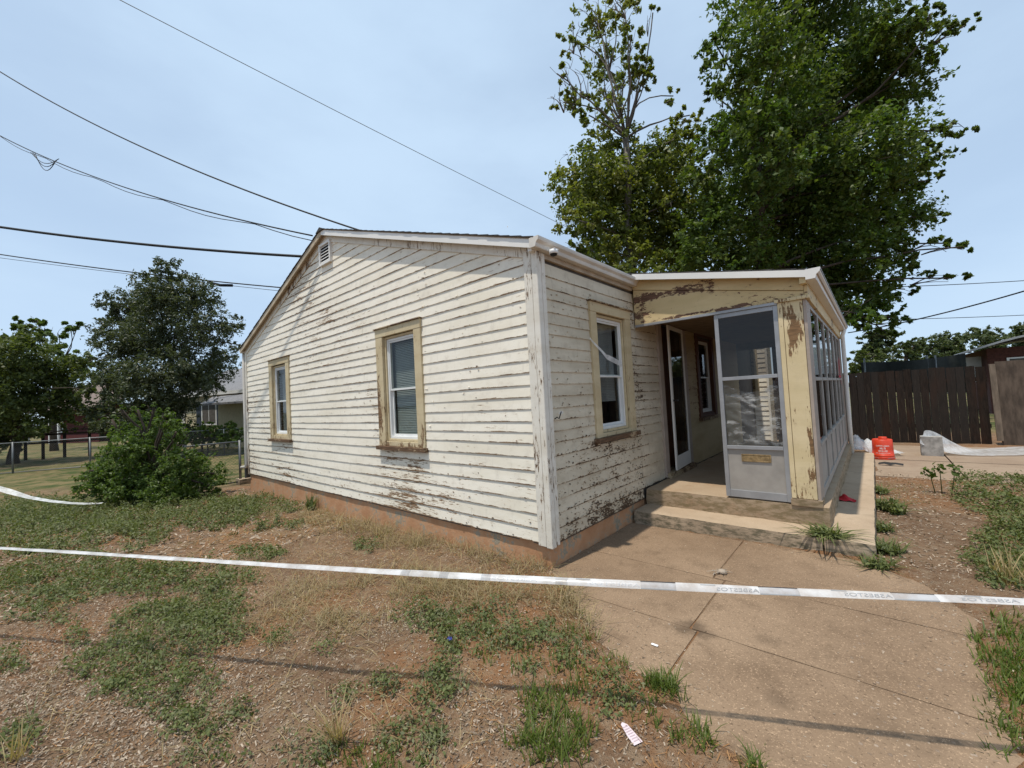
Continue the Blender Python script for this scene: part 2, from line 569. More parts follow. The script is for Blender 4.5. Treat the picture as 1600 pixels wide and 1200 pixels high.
def concrete_mat(name, c0, c1, c2, speck=0.5, side_col=None, scale=1.0, stains=()):
    t = NT(name)
    a = t.noise(1.1 * scale, 5, 0.6)
    b = t.noise(5.5, 5, 0.65, off=(4, 4, 4))
    s = t.noise(110.0, 3, 0.7)
    s2 = t.noise(70.0, 4, 0.7, off=(1, 5, 2))
    c = t.mix(t.step(a, 0.32, 0.68), c0, c1)
    c = t.mix(t.math('MULTIPLY', t.step(b, 0.47, 0.75), 0.65), c, c2)
    dk = tuple(x * 0.45 for x in c0)
    lt = tuple(min(1, x * 1.7) for x in c1)
    c = t.mix(t.math('MULTIPLY', t.step(s, 0.56, 0.70), speck), c, lt)
    c = t.mix(t.math('MULTIPLY', t.step(s2, 0.55, 0.72), speck * 0.9), c, dk)
    if side_col:
        # second colour mottled by noise over the vertical faces (rough form-cast sides)
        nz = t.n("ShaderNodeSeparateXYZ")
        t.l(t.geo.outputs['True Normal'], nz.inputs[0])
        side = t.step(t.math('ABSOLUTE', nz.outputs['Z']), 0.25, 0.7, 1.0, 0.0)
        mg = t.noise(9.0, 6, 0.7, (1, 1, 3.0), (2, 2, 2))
        c = t.mix(t.math('MULTIPLY', side, t.step(mg, 0.40, 0.62)), c, side_col)
    for cx_, cy_, rr_, am_ in stains:
        mp = t.n("ShaderNodeMapping")
        mp.vector_type = 'TEXTURE'
        mp.inputs['Location'].default_value = (cx_, cy_, 0)
        mp.inputs['Scale'].default_value = (rr_, rr_ * .8, 9)
        t.l(t.geo.outputs['Position'], mp.inputs['Vector'])
        ln = t.n("ShaderNodeVectorMath", operation='LENGTH')
        t.l(mp.outputs['Vector'], ln.inputs[0])
        k_ = t.math('ADD', ln.outputs['Value'], t.math('MULTIPLY', t.math('SUBTRACT', t.noise(9.0, 5, 0.7), 0.5), 1.6))
        c = t.mix(t.step(k_, 0.2, 1.0, am_, 0.0), c, tuple(x * .32 for x in c0))
    h = t.math('ADD', t.math('MULTIPLY', s, 0.6), t.math('MULTIPLY', s2, 0.5))
    return t.bsdf(c, 0.9, 0.2, 0, h, 0.45, 0.006)


concrete_mat('walk_concrete', (0.190, 0.128, 0.081), (0.258, 0.180, 0.117), (0.132, 0.088, 0.055), 1.0, stains=((1.24, -.25, .17, .7), (1.62, -.12, .10, .3), (2.15, -.55, .2, .25), (1.75, -.62, .10, .3)))
concrete_mat('step_concrete', (0.36, 0.27, 0.185), (0.43, 0.335, 0.24), (0.29, 0.22, 0.15), 0.3, side_col=(0.135, 0.115, 0.075))
concrete_mat('porch_concrete', (0.32, 0.235, 0.155), (0.38, 0.29, 0.20), (0.30, 0.19, 0.11), 0.25, side_col=(0.20, 0.15, 0.085))
concrete_mat('patio_concrete', (0.26, 0.19, 0.135), (0.31, 0.235, 0.17), (0.22, 0.155, 0.11), 0.3)
concrete_mat('stone_pale', (0.34, 0.28, 0.22), (0.42, 0.36, 0.29), (0.28, 0.22, 0.17), 0.3, scale=5)

# soil
t = NT('soil')
a = t.noise(0.55, 5, 0.6)
b = t.noise(2.1, 6, 0.65, off=(3, 3, 3))
g = t.noise(11.0, 6, 0.7, off=(8, 1, 0))
s = t.noise(70.0, 4, 0.75)
s3 = t.noise(200.0, 2, 0.6, off=(1, 1, 5))
c = t.mix(t.step(b, 0.35, 0.65), (0.160, 0.095, 0.055), (0.235, 0.150, 0.090))
c = t.mix(t.math('MULTIPLY', t.step(a, 0.46, 0.60), 0.8), c, (0.255, 0.125, 0.056))
c = t.mix(t.math('MULTIPLY', t.step(g, 0.46, 0.66), 0.6), c, (0.285, 0.215, 0.145))
c = t.mix(t.math('MULTIPLY', t.step(s, 0.54, 0.68), 0.6), c, (0.40, 0.32, 0.235))
c = t.mix(t.math('MULTIPLY', t.step(s3, 0.54, 0.66), 0.75), c, (0.060, 0.040, 0.026))
h = t.math('ADD', t.math('ADD', t.math('MULTIPLY', g, 0.8), t.math('MULTIPLY', s, 0.7)), t.math('MULTIPLY', s3, 0.3))
# far away: mown yard grass and dry lawn
xs = t.xyz()
far = t.step(xs['X'], -8.2, -10.5)
lawn = t.mix(t.step(t.noise(1.2, 6, 0.7, off=(5, 5, 1)), 0.38, 0.62), (0.055, 0.075, 0.022), (0.20, 0.155, 0.075))
c = t.mix(t.math('MULTIPLY', far, t.step(t.noise(0.4, 4, 0.6, off=(1, 9, 2)), 0.30, 0.5, 0.3, 1.0)), c, lawn)
far2 = t.step(xs['Y'], 12.0, 14.0)
c = t.mix(far2, c, lawn)
t.bsdf(c, 0.95, 0.15, 0, h, 0.9, 0.025)


def leaf_mat(name, c0, c1, c2=None, trans=0.35, rough=0.5):
    t = NT(name)
    r = t.geo.outputs['Random Per Island']
    c = t.mix(r, c0, c1)
    if c2:
        big = t.noise(0.9, 3, 0.5)
        c = t.mix(t.math('MULTIPLY', t.step(big, 0.48, 0.66), 0.7), c, c2)
    tc = t.mix(1.0, c, (1.25, 1.35, 0.55), 'MULTIPLY')
    t.bsdf(c, rough, 0.35, trans=(trans, tc))


leaf_mat('leaf_maple', (0.095, 0.128, 0.026), (0.185, 0.205, 0.046), (0.20, 0.195, 0.045), 0.42)
leaf_mat('leaf_maple_dark', (0.060, 0.098, 0.020), (0.125, 0.160, 0.032), (0.075, 0.135, 0.024), 0.38)
leaf_mat('leaf_elm', (0.050, 0.066, 0.036), (0.092, 0.106, 0.056), (0.07, 0.088, 0.046), 0.3)
leaf_mat('leaf_shade', (0.062, 0.086, 0.024), (0.118, 0.140, 0.040), None, 0.36)
leaf_mat('leaf_catalpa', (0.085, 0.125, 0.035), (0.12, 0.17, 0.05), None, 0.35)
leaf_mat('leaf_bush', (0.060, 0.100, 0.020), (0.112, 0.165, 0.036), (0.10, 0.150, 0.030), 0.42)
leaf_mat('leaf_far', (0.060, 0.085, 0.035), (0.105, 0.125, 0.050), None, 0.3)
leaf_mat('weed_leaf', (0.075, 0.100, 0.030), (0.165, 0.185, 0.062), (0.115, 0.140, 0.05), 0.3, 0.6)
leaf_mat('weed_grey', (0.11, 0.125, 0.060), (0.21, 0.21, 0.11), None, 0.25, 0.7)
leaf_mat('grass_green', (0.070, 0.105, 0.018), (0.145, 0.185, 0.036), None, 0.4, 0.5)
leaf_mat('grass_dry', (0.30, 0.215, 0.105), (0.46, 0.36, 0.20), None, 0.3, 0.7)
leaf_mat('grass_greydry', (0.21, 0.165, 0.085), (0.31, 0.25, 0.14), None, 0.3, 0.8)
leaf_mat('litter', (0.13, 0.088, 0.060), (0.46, 0.375, 0.285), None, 0.1, 0.85)
leaf_mat('litter_orange', (0.23, 0.11, 0.042), (0.35, 0.195, 0.085), None, 0.1, 0.85)
leaf_mat('pebble', (0.16, 0.11, 0.075), (0.36, 0.28, 0.21), None, 0.0, 0.85)
simple('bark', (0.055, 0.042, 0.032), 0.9, var=0.4, scale=9, bump=0.6, stretch=(1, 1, 0.25))
simple('bark_grey', (0.15, 0.13, 0.11), 0.9, var=0.35, scale=9, bump=0.6, stretch=(1, 1, 0.25))

# ------------------------------------------------------------------ terrain
ZG_WALK = 0.020          # top of the concrete walk
WALK_POLY = [(-0.05, 0.02), (0.22, -0.14), (0.50, -0.36), (0.88, -0.70), (1.14, -0.80), (1.33, -0.74), (1.52, -0.98), (1.80, -1.06), (2.20, -0.92),
             (2.42, -0.70), (2.46, -0.2), (2.44, 0.3), (2.52, 0.8), (2.34, 1.2), (2.05, 1.50), (-0.05, 1.56)]


def seg_dist(px, py, poly):
    """signed distance to polygon, positive inside (numpy arrays)"""
    inside = np.zeros(px.shape, bool)
    dmin = np.full(px.shape, 1e9)
    n = len(poly)
    for i in range(n):
        x0, y0 = poly[i]
        x1, y1 = poly[(i + 1) % n]
        cond = ((y0 > py) != (y1 > py))
        with np.errstate(divide='ignore', invalid='ignore'):
            xi = (x1 - x0) * (py - y0) / ((y1 - y0) if y1 != y0 else 1e-9) + x0
        inside ^= cond & (px < xi)
        tt = np.clip(((px - x0) * (x1 - x0) + (py - y0) * (y1 - y0)) / ((x1 - x0) ** 2 + (y1 - y0) ** 2), 0, 1)
        d = np.hypot(px - (x0 + tt * (x1 - x0)), py - (y0 + tt * (y1 - y0)))
        dmin = np.minimum(dmin, d)
    return np.where(inside, dmin, -dmin)


def vnoise(x, y, scale, seed=0):
    """cheap smooth value noise in [-1,1] (numpy)"""
    xs, ys = np.asarray(x) * scale, np.asarray(y) * scale
    xi, yi = np.floor(xs).astype(np.int64), np.floor(ys).astype(np.int64)
    fx, fy = xs - xi, ys - yi
    fx, fy = fx * fx * (3 - 2 * fx), fy * fy * (3 - 2 * fy)
    def h(a, b):
        q = (a * 374761393 + b * 668265263 + seed * 2147483647) & 0xFFFFFFFF
        q = ((q ^ (q >> 13)) * 1274126177) & 0xFFFFFFFF
        q = q ^ (q >> 16)
        return (q & 0xFFFF) / 32767.5 - 1.0
    return (h(xi, yi) * (1 - fx) + h(xi + 1, yi) * fx) * (1 - fy) + (h(xi, yi + 1) * (1 - fx) + h(xi + 1, yi + 1) * fx) * fy


PATIO_POLY = [(2.22, 6.0), (2.8, 5.95), (3.7, 6.2), (9.0, 6.3), (9.0, 9.6), (2.4, 9.5), (2.16, 8.0)]


def ground_z(x, y):
    x, y = np.asarray(x, float), np.asarray(y, float)
    base = -0.021 * np.clip(-x - 0.4, 0, 9.0) - 0.004 * np.clip(-x - 9.4, 0, 40)
    base = base - 0.01 * np.clip(-y - 4, 0, 20)
    bumps = 0.016 * vnoise(x, y, 1.3, 1) + 0.010 * vnoise(x, y, 3.7, 2) + 0.006 * vnoise(x, y, 9.0, 3) + 0.004 * vnoise(x, y, 23.0, 4)
    z = base + bumps
    d = seg_dist(x, y, WALK_POLY)
    k = np.clip((0.10 + d) / 0.20, 0, 1)
    k = k * k * (3 - 2 * k)
    over = ((x > -.12) & (x < 2.85) & (y > -1.5) & (y < 1.6))
    rim = np.exp(-np.clip(-d, 0, 9) / 0.5) * 0.018 + np.where(d < 0, 1, 0) * np.clip((np.minimum(np.minimum(x + .3, 3.05 - x), np.minimum(y + 1.75, 1.8 - y))) / .2, 0, 1) * 0.030
    z = z + rim + 0.012 * np.exp(-np.abs(d) / 0.15) * vnoise(x, y, 14.0, 8)
    z = z * (1 - k) + (-0.045) * k
    d2 = seg_dist(x, y, PATIO_POLY)
    k2 = np.clip((0.12 + d2) / 0.24, 0, 1)
    z = z * (1 - k2) + (-0.05) * k2
    return z


def spaced(lo, hi, fine, out_lo, out_hi, growth=1.16):
    c = list(np.arange(lo, hi, fine))
    s, q = fine, lo
    low = []
    while q > out_lo:
        s = min(s * growth, 40)
        q -= s
        low.append(q)
    s, q = fine, c[-1]
    high = []
    while q < out_hi:
        s = min(s * growth, 40)
        q += s
        high.append(q)
    return np.array(low[::-1] + c + high)


gx = spaced(-3.6, 3.6, 0.032, -600, 500)
gy = spaced(-2.9, 2.0, 0.032, -500, 700)
GX, GY = np.meshgrid(gx, gy, indexing='ij')
GZ = ground_z(GX, GY)
nx_, ny_ = GX.shape
idx = np.arange(nx_ * ny_).reshape(nx_, ny_)
faces = np.stack([idx[:-1, :-1], idx[1:, :-1], idx[1:, 1:], idx[:-1, 1:]], -1).reshape(-1, 4)
ground = link('ground', np_mesh('ground', np.stack([GX, GY, GZ], -1).reshape(-1, 3), faces, True), MATS['soil'])
tag(ground, 'bare brown dirt yard with litter around the old house', 'ground', kind='structure')

# concrete walk: cast panels parted by open joints
walk = empty('walkway', (1.2, 0.3, 0.0))
tag(walk, 'worn tan concrete walk leading up to the porch step', 'walkway', kind='structure')
JY = [-1.35, -0.25, 0.56, 1.545]
JX = [(-0.0, 1.275, 2.75), (-0.02, 1.225, 2.75), (0.0, 1.14, 2.75)]
for j in range(3):
    y0, y1 = JY[j], JY[j + 1]
    xa, xb, xc = JX[j]
    for i, (x0, x1) in enumerate(((xa, xb), (xb, xc))):
        g = 0.0045
        tilt = [0.0, 0.003, -0.002, 0.002, -0.003, 0.001][j * 2 + i]
        mb = rough_box(x0 + g * (i > 0), x1 - g * (i == 0), y0 + g * .5, y1 - g * .5, -0.09, ZG_WALK + tilt, 0.045, 0.0024, 3.0 * j + i, 0.009)
        mb.build('concrete_panel', MATS['walk_concrete'], walk)

MB().box(.0, 2.7, -1.3, 1.54, -.06, ZG_WALK - .009).build('joint_filler', MATS['soil'], walk)

patio = empty('patio', (3.6, 7.6, 0.0))
tag(patio, 'dusty tan concrete patio in front of the dark plank fence', 'patio', kind='structure')
for i, (x0, x1) in enumerate(((2.0, 3.1), (3.1, 4.6), (4.6, 6.4), (6.4, 9.2))):
    for j, (y0, y1) in enumerate(((5.7, 7.5), (7.5, 9.75))):
        rough_box(x0 + .008, x1 - .008, y0 + .008, y1 - .008, -0.09, 0.004 + 0.003 * ((i * 3 + j * 2) % 3), 0.3, 0.003, i + 5 * j, 0.008).build('concrete_panel', MATS['patio_concrete'], patio)

# ------------------------------------------------------------------ the house
W = 7.90
DEPTH = 9.0
P0, PX, PY = 1.906, 1.80, 7.10
ZF, ZS = 0.335, 0.152       # porch floor, lower step
house = empty('house', (-W / 2, DEPTH / 2, 0))
tag(house, 'small one-storey gabled house with peeling white lap siding and screened porch', 'house')

# foundation (painted, slightly inset)
fm = rough_box(-W + .006, -.006, .004, DEPTH, -0.6, 0.221, 0.16, 0.006, 9.0, 0.01)
fm.build('foundation', MATS['foundation_paint'], house)

RIDGE_X, RIDGE_Z, EAVE_Z = -W / 2, 4.205, 2.862
SLOPE = (RIDGE_Z - EAVE_Z) / (W / 2 + 0.05)


def roof_z(x):
    return RIDGE_Z - SLOPE * abs(x - RIDGE_X)


# openings: (s0, s1, z0, z1) of the rough opening (inside of trim)
GABLE_OPEN = [(-2.50, -1.80, 1.04, 2.37), (-6.37, -5.67, 1.04, 2.35)]
FRONT_OPEN = [(0.94, 1.63, 1.08, 2.36), (2.74, 3.46, 0.36, 2.42), (4.28, 5.03, 1.06, 2.35)]


def wall_core(opens, s0, s1, z0, z1, place):
    """wall body with real openings: boxes on the grid the openings cut"""
    ss = sorted({s0, s1, *[o[0] for o in opens], *[o[1] for o in opens]})
    zs = sorted({z0, z1, *[o[2] for o in opens], *[o[3] for o in opens]})
    mb = MB()
    for a, b in zip(ss[:-1], ss[1:]):
        for c_, d_ in zip(zs[:-1], zs[1:]):
            m = ((a + b) / 2, (c_ + d_) / 2)
            if any(o[0] < m[0] < o[1] and o[2] < m[1] < o[3] for o in opens):
                continue
            place(mb, a, b, c_, d_)
    return mb


core = wall_core(GABLE_OPEN, -W + .01, -.01, .20, 2.78, lambda mb, a, b, c_, d_: mb.box(a, b, .004, .10, c_, d_))
core.prism([(-W + .01, 2.78), (-.01, 2.78), (RIDGE_X, roof_z(RIDGE_X) - .06)], .004, .10, 'y')
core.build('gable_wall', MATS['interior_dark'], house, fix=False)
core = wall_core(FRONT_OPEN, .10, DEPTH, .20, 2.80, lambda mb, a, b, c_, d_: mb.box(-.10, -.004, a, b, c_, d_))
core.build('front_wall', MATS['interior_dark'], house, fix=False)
MB().box(-W + .01, -W + .10, .10, DEPTH, .2, 2.8).build('side_wall', MATS['siding_white'], house)
MB().box(-W + .01, -.01, DEPTH - .1, DEPTH, .2, 2.8).prism([(-W + .01, 2.8), (-.01, 2.8), (RIDGE_X, roof_z(RIDGE_X) - .06)], DEPTH - .1, DEPTH, 'y').build('back_wall', MATS['siding_white'], house)
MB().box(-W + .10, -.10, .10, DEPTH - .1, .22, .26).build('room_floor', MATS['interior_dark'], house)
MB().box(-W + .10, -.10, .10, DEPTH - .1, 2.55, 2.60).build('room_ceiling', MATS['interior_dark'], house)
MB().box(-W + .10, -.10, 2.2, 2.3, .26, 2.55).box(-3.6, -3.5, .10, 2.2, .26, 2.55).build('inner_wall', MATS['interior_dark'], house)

# course heights read off the corner board; the upper courses carry on to the ridge
COURSES = [0.222, 0.340, 0.469, 0.593, 0.717, 0.847, 0.971, 1.091, 1.193, 1.288, 1.399, 1.507, 1.617, 1.726, 1.835, 1.951, 2.067, 2.165, 2.270, 2.386, 2.486, 2.597, 2.702]
while COURSES[-1] < 4.2:
    COURSES.append(COURSES[-1] + 0.1135 + random.uniform(-.003, .003))


def siding_board(place, sb0, sb1, st0, st1, z0, z1, mat, seed):
    """one lapped clapboard: bottom edge sb0..sb1 at z0, top edge st0..st1 at z1"""
    n = max(1, int((sb1 - sb0) / 0.35))
    rr = random.Random(seed)
    verts, faces, uvs = [], [], []
    ph = rr.uniform(0, 50)
    for i in range(n + 1):
        f = i / n
        sb, st = sb0 + (sb1 - sb0) * f, st0 + (st1 - st0) * f
        wv = 0.0022 * mnoise.noise(Vector((sb * 1.7, ph, 0)))
        wz = 0.0020 * mnoise.noise(Vector((sb * 1.1, ph, 9)))
        verts += [place(sb, z0 + wz, 0.0195 + wv), place(st, z1 + 0.012, 0.0095 + wv * .4), place(st, z1 + 0.012, 0.002), place(sb, z0 + wz, 0.002)]
        uvs.append(sb)
    def q(i, k):
        return i * 4 + k
    fuv = []
    for i in range(n):
        for k in range(4):
            k2 = (k + 1) % 4
            faces.append((q(i, k), q(i + 1, k), q(i + 1, k2), q(i, k2)))
            va, vb = {0: (0, 1), 1: (1, 1), 2: (1, 0), 3: (0, 0)}[k]
            fuv.append([(uvs[i], va), (uvs[i + 1], va), (uvs[i + 1], vb), (uvs[i], vb)])
    faces.append((q(0, 0), q(0, 1), q(0, 2), q(0, 3)))
    fuv.append([(uvs[0], .5)] * 4)
    faces.append((q(n, 3), q(n, 2), q(n, 1), q(n, 0)))
    fuv.append([(uvs[n], .5)] * 4)
    me = bpy.data.meshes.new('siding_board')
    me.from_pydata(verts, [], faces)
    uvl = me.uv_layers.new(name='UVMap')
    flat = [c for f in fuv for p_ in f for c in p_]
    uvl.data.foreach_set('uv', flat)
    me.update()
    return link('siding_board', me, mat, house)


def subtract(a, b, cuts):
    segs = [(a, b)]
    for c0, c1 in cuts:
        nxt = []
        for s0, s1 in segs:
            if c1 <= s0 or c0 >= s1:
                nxt.append((s0, s1))
            else:
                if c0 > s0:
                    nxt.append((s0, c0))
                if c1 < s1:
                    nxt.append((c1, s1))
        segs = nxt
    return [s for s in segs if s[1] - s[0] > 0.03]


gable_place = lambda s, z, d: (s, -d, z)
front_place = lambda s, z, d: (d, s, z)
FRIEZE = 0.115
for k in range(len(COURSES) - 1):
    z0, z1 = COURSES[k], COURSES[k + 1]
    def span(z):
        lim = (RIDGE_Z - 0.035 - FRIEZE * 0.5 - z) / SLOPE
        return max(-W + .07, RIDGE_X - lim), min(-.105, RIDGE_X + lim)
    b0, b1 = span(z0)
    t0, t1 = span(z1)
    if b1 - b0 < 0.12:
        break
    if t1 <= t0:
        t0 = t1 = RIDGE_X
    cuts = [(o[0] - .03, o[1] + .03) for o in GABLE_OPEN if z1 > o[2] and z0 < o[3]]
    # butt joints where two lengths of board meet
    for jx in ([-4.9, -1.1, -3.0, -6.9, -2.0, -5.4][(k * 7) % 6],):
        if b0 + .5 < jx < b1 - .5 and k % 2 == 0:
            cuts.append((jx, jx + .003))
    for s0, s1 in subtract(b0, b1, cuts):
        ts0 = t0 if abs(s0 - b0) < 1e-6 else s0
        ts1 = t1 if abs(s1 - b1) < 1e-6 else s1
        siding_board(gable_place, s0, s1, min(ts0, ts1), max(ts0, ts1), z0, z1, MATS['siding_white'], k * 31 + int(s0 * 10))
for k in range(len(COURSES) - 1):
    z0, z1 = COURSES[k] - 0.004, COURSES[k + 1] - 0.004
    if z0 > 2.66:
        break
    z1 = min(z1, 2.765)
    cuts = [(o[0] - .03, o[1] + .03) for o in FRONT_OPEN if z1 > o[2] and z0 < o[3]]
    if z1 <= ZF + .02:
        segs = [(0.085, 1.56)]
    else:
        segs = subtract(0.085, 6.95, cuts + [(P0 - .012, P0 - .008)])
    if z0 < 0.30 and z1 > 0.30:
        segs = [(0.085, 1.88)]
    for s0, s1 in segs:
        siding_board(front_place, s0, s1, s0, s1, z0, z1, MATS['siding_weathered' if s1 < 2.9 else 'siding_cream_shaded'], k * 57 + int(s0 * 10) + 5)

# curled flakes of paint lifting off the boards
def paint_flakes(place, n, srange, zmax, mat, seed, wear):
    r7 = np.random.default_rng(seed)
    vs_, fs = [], []
    for _ in range(n):
        k = int(r7.integers(0, sum(1 for c_ in COURSES if c_ < zmax) - 1))
        s_, vv = r7.uniform(*srange), (r7.random() ** 2.2) * .8
        z0, z1 = COURSES[k], COURSES[k + 1]
        z = z0 + (z1 - z0) * vv
        if r7.random() > wear(s_, z):
            continue
        d = .0175 + (.0095 - .0175) * vv
        w_, h_ = r7.uniform(.006, .030), r7.uniform(.004, .014)
        o1, o2 = r7.uniform(.001, .003), r7.uniform(.004, .011)
        if r7.random() < .5:
            o1, o2 = o2, o1
        b = len(vs_)
        j = r7.uniform(-.004, .004, 4)
        vs_ += [place(s_ - w_ / 2, z + j[0], d + o1), place(s_ + w_ / 2, z + j[1], d + o1 + .001), place(s_ + w_ / 2 * .8, z + h_ + j[2], d + o2), place(s_ - w_ / 2 * .7, z + h_ + j[3], d + o2)]
        fs.append((b, b + 1, b + 2, b + 3))
    mb = MB()
    mb.add(vs_, fs)
    o = mb.build('paint_flakes', MATS[mat], house, fix=False)
    o["kind"] = 'stuff'


paint_flakes(gable_place, 3400, (-W + .1, -.12), 3.2, 'siding_white', 1, lambda s_, z: .0 if any(o[0] - .17 < s_ < o[1] + .15 and o[2] - .12 < z < o[3] + .14 for o in GABLE_OPEN) else .05 + .6 * math.exp(-((s_ + 2.15) / .8) ** 2 - ((z - .75) / .2) ** 2) + .3 * math.exp(-((z - .3) / .25) ** 2) + .35 * (mnoise.noise(Vector((s_ * 1.5, z * 3, 3))) > .25))
paint_flakes(front_place, 2600, (.1, 1.88), 2.6, 'siding_weathered', 2, lambda s_, z: .0 if any(o[0] - .13 < s_ < o[1] + .13 and o[2] - .1 < z < o[3] + .12 for o in FRONT_OPEN) else .15 + .6 * math.exp(-((z - .3) / .3) ** 2) + .5 * math.exp(-((s_ - 1.82) / .12) ** 2) + .4 * math.exp(-((s_ - 1.3) / .5) ** 2 - ((z - .9) / .15) ** 2))

# corner boards and frieze
MB().box(-.115, -.030, -.034, -.002, .205, 2.80).build('corner_board', MATS['trim_white'], house, .003)
MB().box(-.028, .036, -.036, .030, .195, 2.80).build('corner_post', MATS['trim_white'], house, .008)
MB().box(.004, .034, .034, .088, .205, 2.78).build('corner_board', MATS['trim_white'], house, .003)
MB().box(-W, -W + .075, -.034, -.002, .205, 2.82).build('corner_board', MATS['trim_white'], house, .003)


def rake_piece(sgn, y0, y1, drop0, drop1, ext=0.05, inner=0.0):
    """board along one slope of the gable, between two depths below the roof line"""
    xe = (ext if sgn > 0 else -W - ext)
    xr = RIDGE_X + sgn * inner
    ze, zr = roof_z(xe), roof_z(xr)
    return [(xe, y0, ze - drop1), (xe, y1, ze - drop1), (xr, y1, zr - drop1), (xr, y0, zr - drop1),
            (xe, y0, ze - drop0), (xe, y1, ze - drop0), (xr, y1, zr - drop0), (xr, y0, zr - drop0)]


for sgn in (1, -1):
    MB().hexa(rake_piece(sgn, -.030, -.003, 0.04, 0.04 + FRIEZE, -0.03)).build('frieze_board', MATS['trim_white'], house)
    MB().hexa(rake_piece(sgn, -.102, -.084, 0.000, 0.075)).build('rake_fascia', MATS['gutter_white' if sgn > 0 else 'rake_tan'], house)
    MB().hexa(rake_piece(sgn, -.0835, -.002, 0.026, 0.039)).build('soffit', MATS['soffit_tan'], house)

# roof with courses of shingles
t = NT('shingle')
a = t.noise(60, 4, 0.7)
b = t.noise(3.0, 4, 0.6, (1, 1, 1), (2, 2, 2))
c = t.mix(t.step(a, 0.3, 0.7), (0.035, 0.034, 0.034), (0.085, 0.080, 0.076))
c = t.mix(t.math('MULTIPLY', t.step(b, 0.45, 0.7), 0.5), c, (0.075, 0.062, 0.052))
t.bsdf(c, 0.95, 0.2, 0, a, 0.6, 0.006)

roof = MB()
for sgn in (1, -1):
    roof.hexa(rake_piece(sgn, -.10, DEPTH + .1, -0.012, 0.024))
roof = roof.build('roof', MATS['soffit_tan'], house)
for sgn in (1, -1):
    L = W / 2 + 0.07
    ncr = 30
    for k in range(ncr):
        mb = MB()
        d0, d1 = L * k / ncr, min(L, L * (k + 1) / ncr)
        y = -.118 + random.uniform(0, .006)
        tabs = []
        while y < DEPTH + .12:
            wtab = random.uniform(.22, .34)
            if y > 2.5:
                wtab = 1.4
            tabs.append((y, min(y + wtab - .006, DEPTH + .12)))
            y += wtab
        for ya, yb in tabs:
            j = random.uniform(-.004, .006)
            x0, x1 = RIDGE_X + sgn * max(0, d0 - .02), RIDGE_X + sgn * (d1 + j)
            za, zb_ = roof_z(x0) + .013, roof_z(x1) + .013
            mb.hexa([(x0, ya, za), (x0, yb, za), (x1, yb, zb_ + .002), (x1, ya, zb_ + .002),
                     (x0, ya, za + .006), (x0, yb, za + .006), (x1, yb, zb_ + .014 + j * .3), (x1, ya, zb_ + .014 + j * .3)])
        mb.build('shingle_course', MATS['shingle'], roof, fix=False)
MB().hexa([(RIDGE_X - .13, -.125, RIDGE_Z - .02), (RIDGE_X + .13, -.125, RIDGE_Z - .02), (RIDGE_X + .13, DEPTH + .12, RIDGE_Z - .02), (RIDGE_X - .13, DEPTH + .12, RIDGE_Z - .02),
           (RIDGE_X - .01, -.125, RIDGE_Z + .034), (RIDGE_X + .01, -.125, RIDGE_Z + .034), (RIDGE_X + .01, DEPTH + .12, RIDGE_Z + .034), (RIDGE_X - .01, DEPTH + .12, RIDGE_Z + .034)]).build('ridge_cap', MATS['shingle'], roof)


def gutter(x0, z_top, y0, y1, mirror=1, wd=0.10, ht=0.085):
    """K-profile eave gutter running along y; outer face towards +x * mirror"""
    p_ = [(0, 0), (0, -ht), (wd * .62, -ht), (wd * .66, -ht + .008), (wd * .72, -ht * .62), (wd * .95, -ht * .38), (wd, -ht * .18), (wd, 0), (wd - .012, 0), (wd - .012, -.010), (wd * .90, -ht * .30),
          (wd * .66, -ht * .55), (wd * .58, -ht + .006), (.006, -ht + .006), (.006, 0)]
    mb = MB()
    mb.prism([(x0 + mirror * q[0], z_top + q[1]) for q in p_], y0, y1, 'y')
    # end plate
    e = [(x0 + mirror * q[0], z_top + q[1]) for q in p_[:8]]
    mb.prism(e, y0 - .004, y0 - .0005, 'y')
    return mb


gutter(.026, EAVE_Z + .012, -.112, P0 - .02).build('gutter', MATS['gutter_pale'], house, fix=False)
MB().box(-.02, .022, -.082, P0 - .1, EAVE_Z - .085, EAVE_Z - .012).build('eave_fascia', MATS['gutter_white'], house)
MB().box(-.001, .030, .09, P0 - .03, 2.742, 2.782).build('frieze_board', MATS['soffit_tan'], house)
gutter(-W - .026, EAVE_Z + .012, -.09, DEPTH, -1, .12).build('gutter', MATS['gutter_white'], house, fix=False)
# downspout on the far left corner, with an elbow at its foot
MB().tube([(-W - .10, -.02, 2.78), (-W - .07, -.03, 2.66), (-W - .035, -.045, 2.55), (-W - .035, -.045, 1.4), (-W - .035, -.045, .42), (-W - .06, -.05, .36), (-W - .32, -.06, .33)], .033, 10).build('downspout', MATS['gutter_pale'], house)


def rect_frame(mb, place, s0, s1, z0, z1, w, d0, d1, bottom=True):
    def bx(a, b, c_, d_):
        P = [place(a, c_, d0), place(b, c_, d0), place(b, c_, d1), place(a, c_, d1), place(a, d_, d0), place(b, d_, d0), place(b, d_, d1), place(a, d_, d1)]
        mb.hexa(P)
    bx(s0, s0 + w, z0, z1)
    bx(s1 - w, s1, z0, z1)
    bx(s0 + w + .0005, s1 - w - .0005, z1 - w, z1)
    if bottom:
        bx(s0 + w + .0005, s1 - w - .0005, z0, z0 + w)


def pbox(mb, place, a, b, c_, d_, e, f):
    mb.hexa([place(a, c_, e), place(b, c_, e), place(b, c_, f), place(a, c_, f), place(a, d_, e), place(b, d_, e), place(b, d_, f), place(a, d_, f)])
    return mb


def add_uv(o):
    me = o.data
    uvl = me.uv_layers.new(name='UVMap')
    uvl.data.foreach_set('uv', [0.5] * (2 * len(me.loops)))


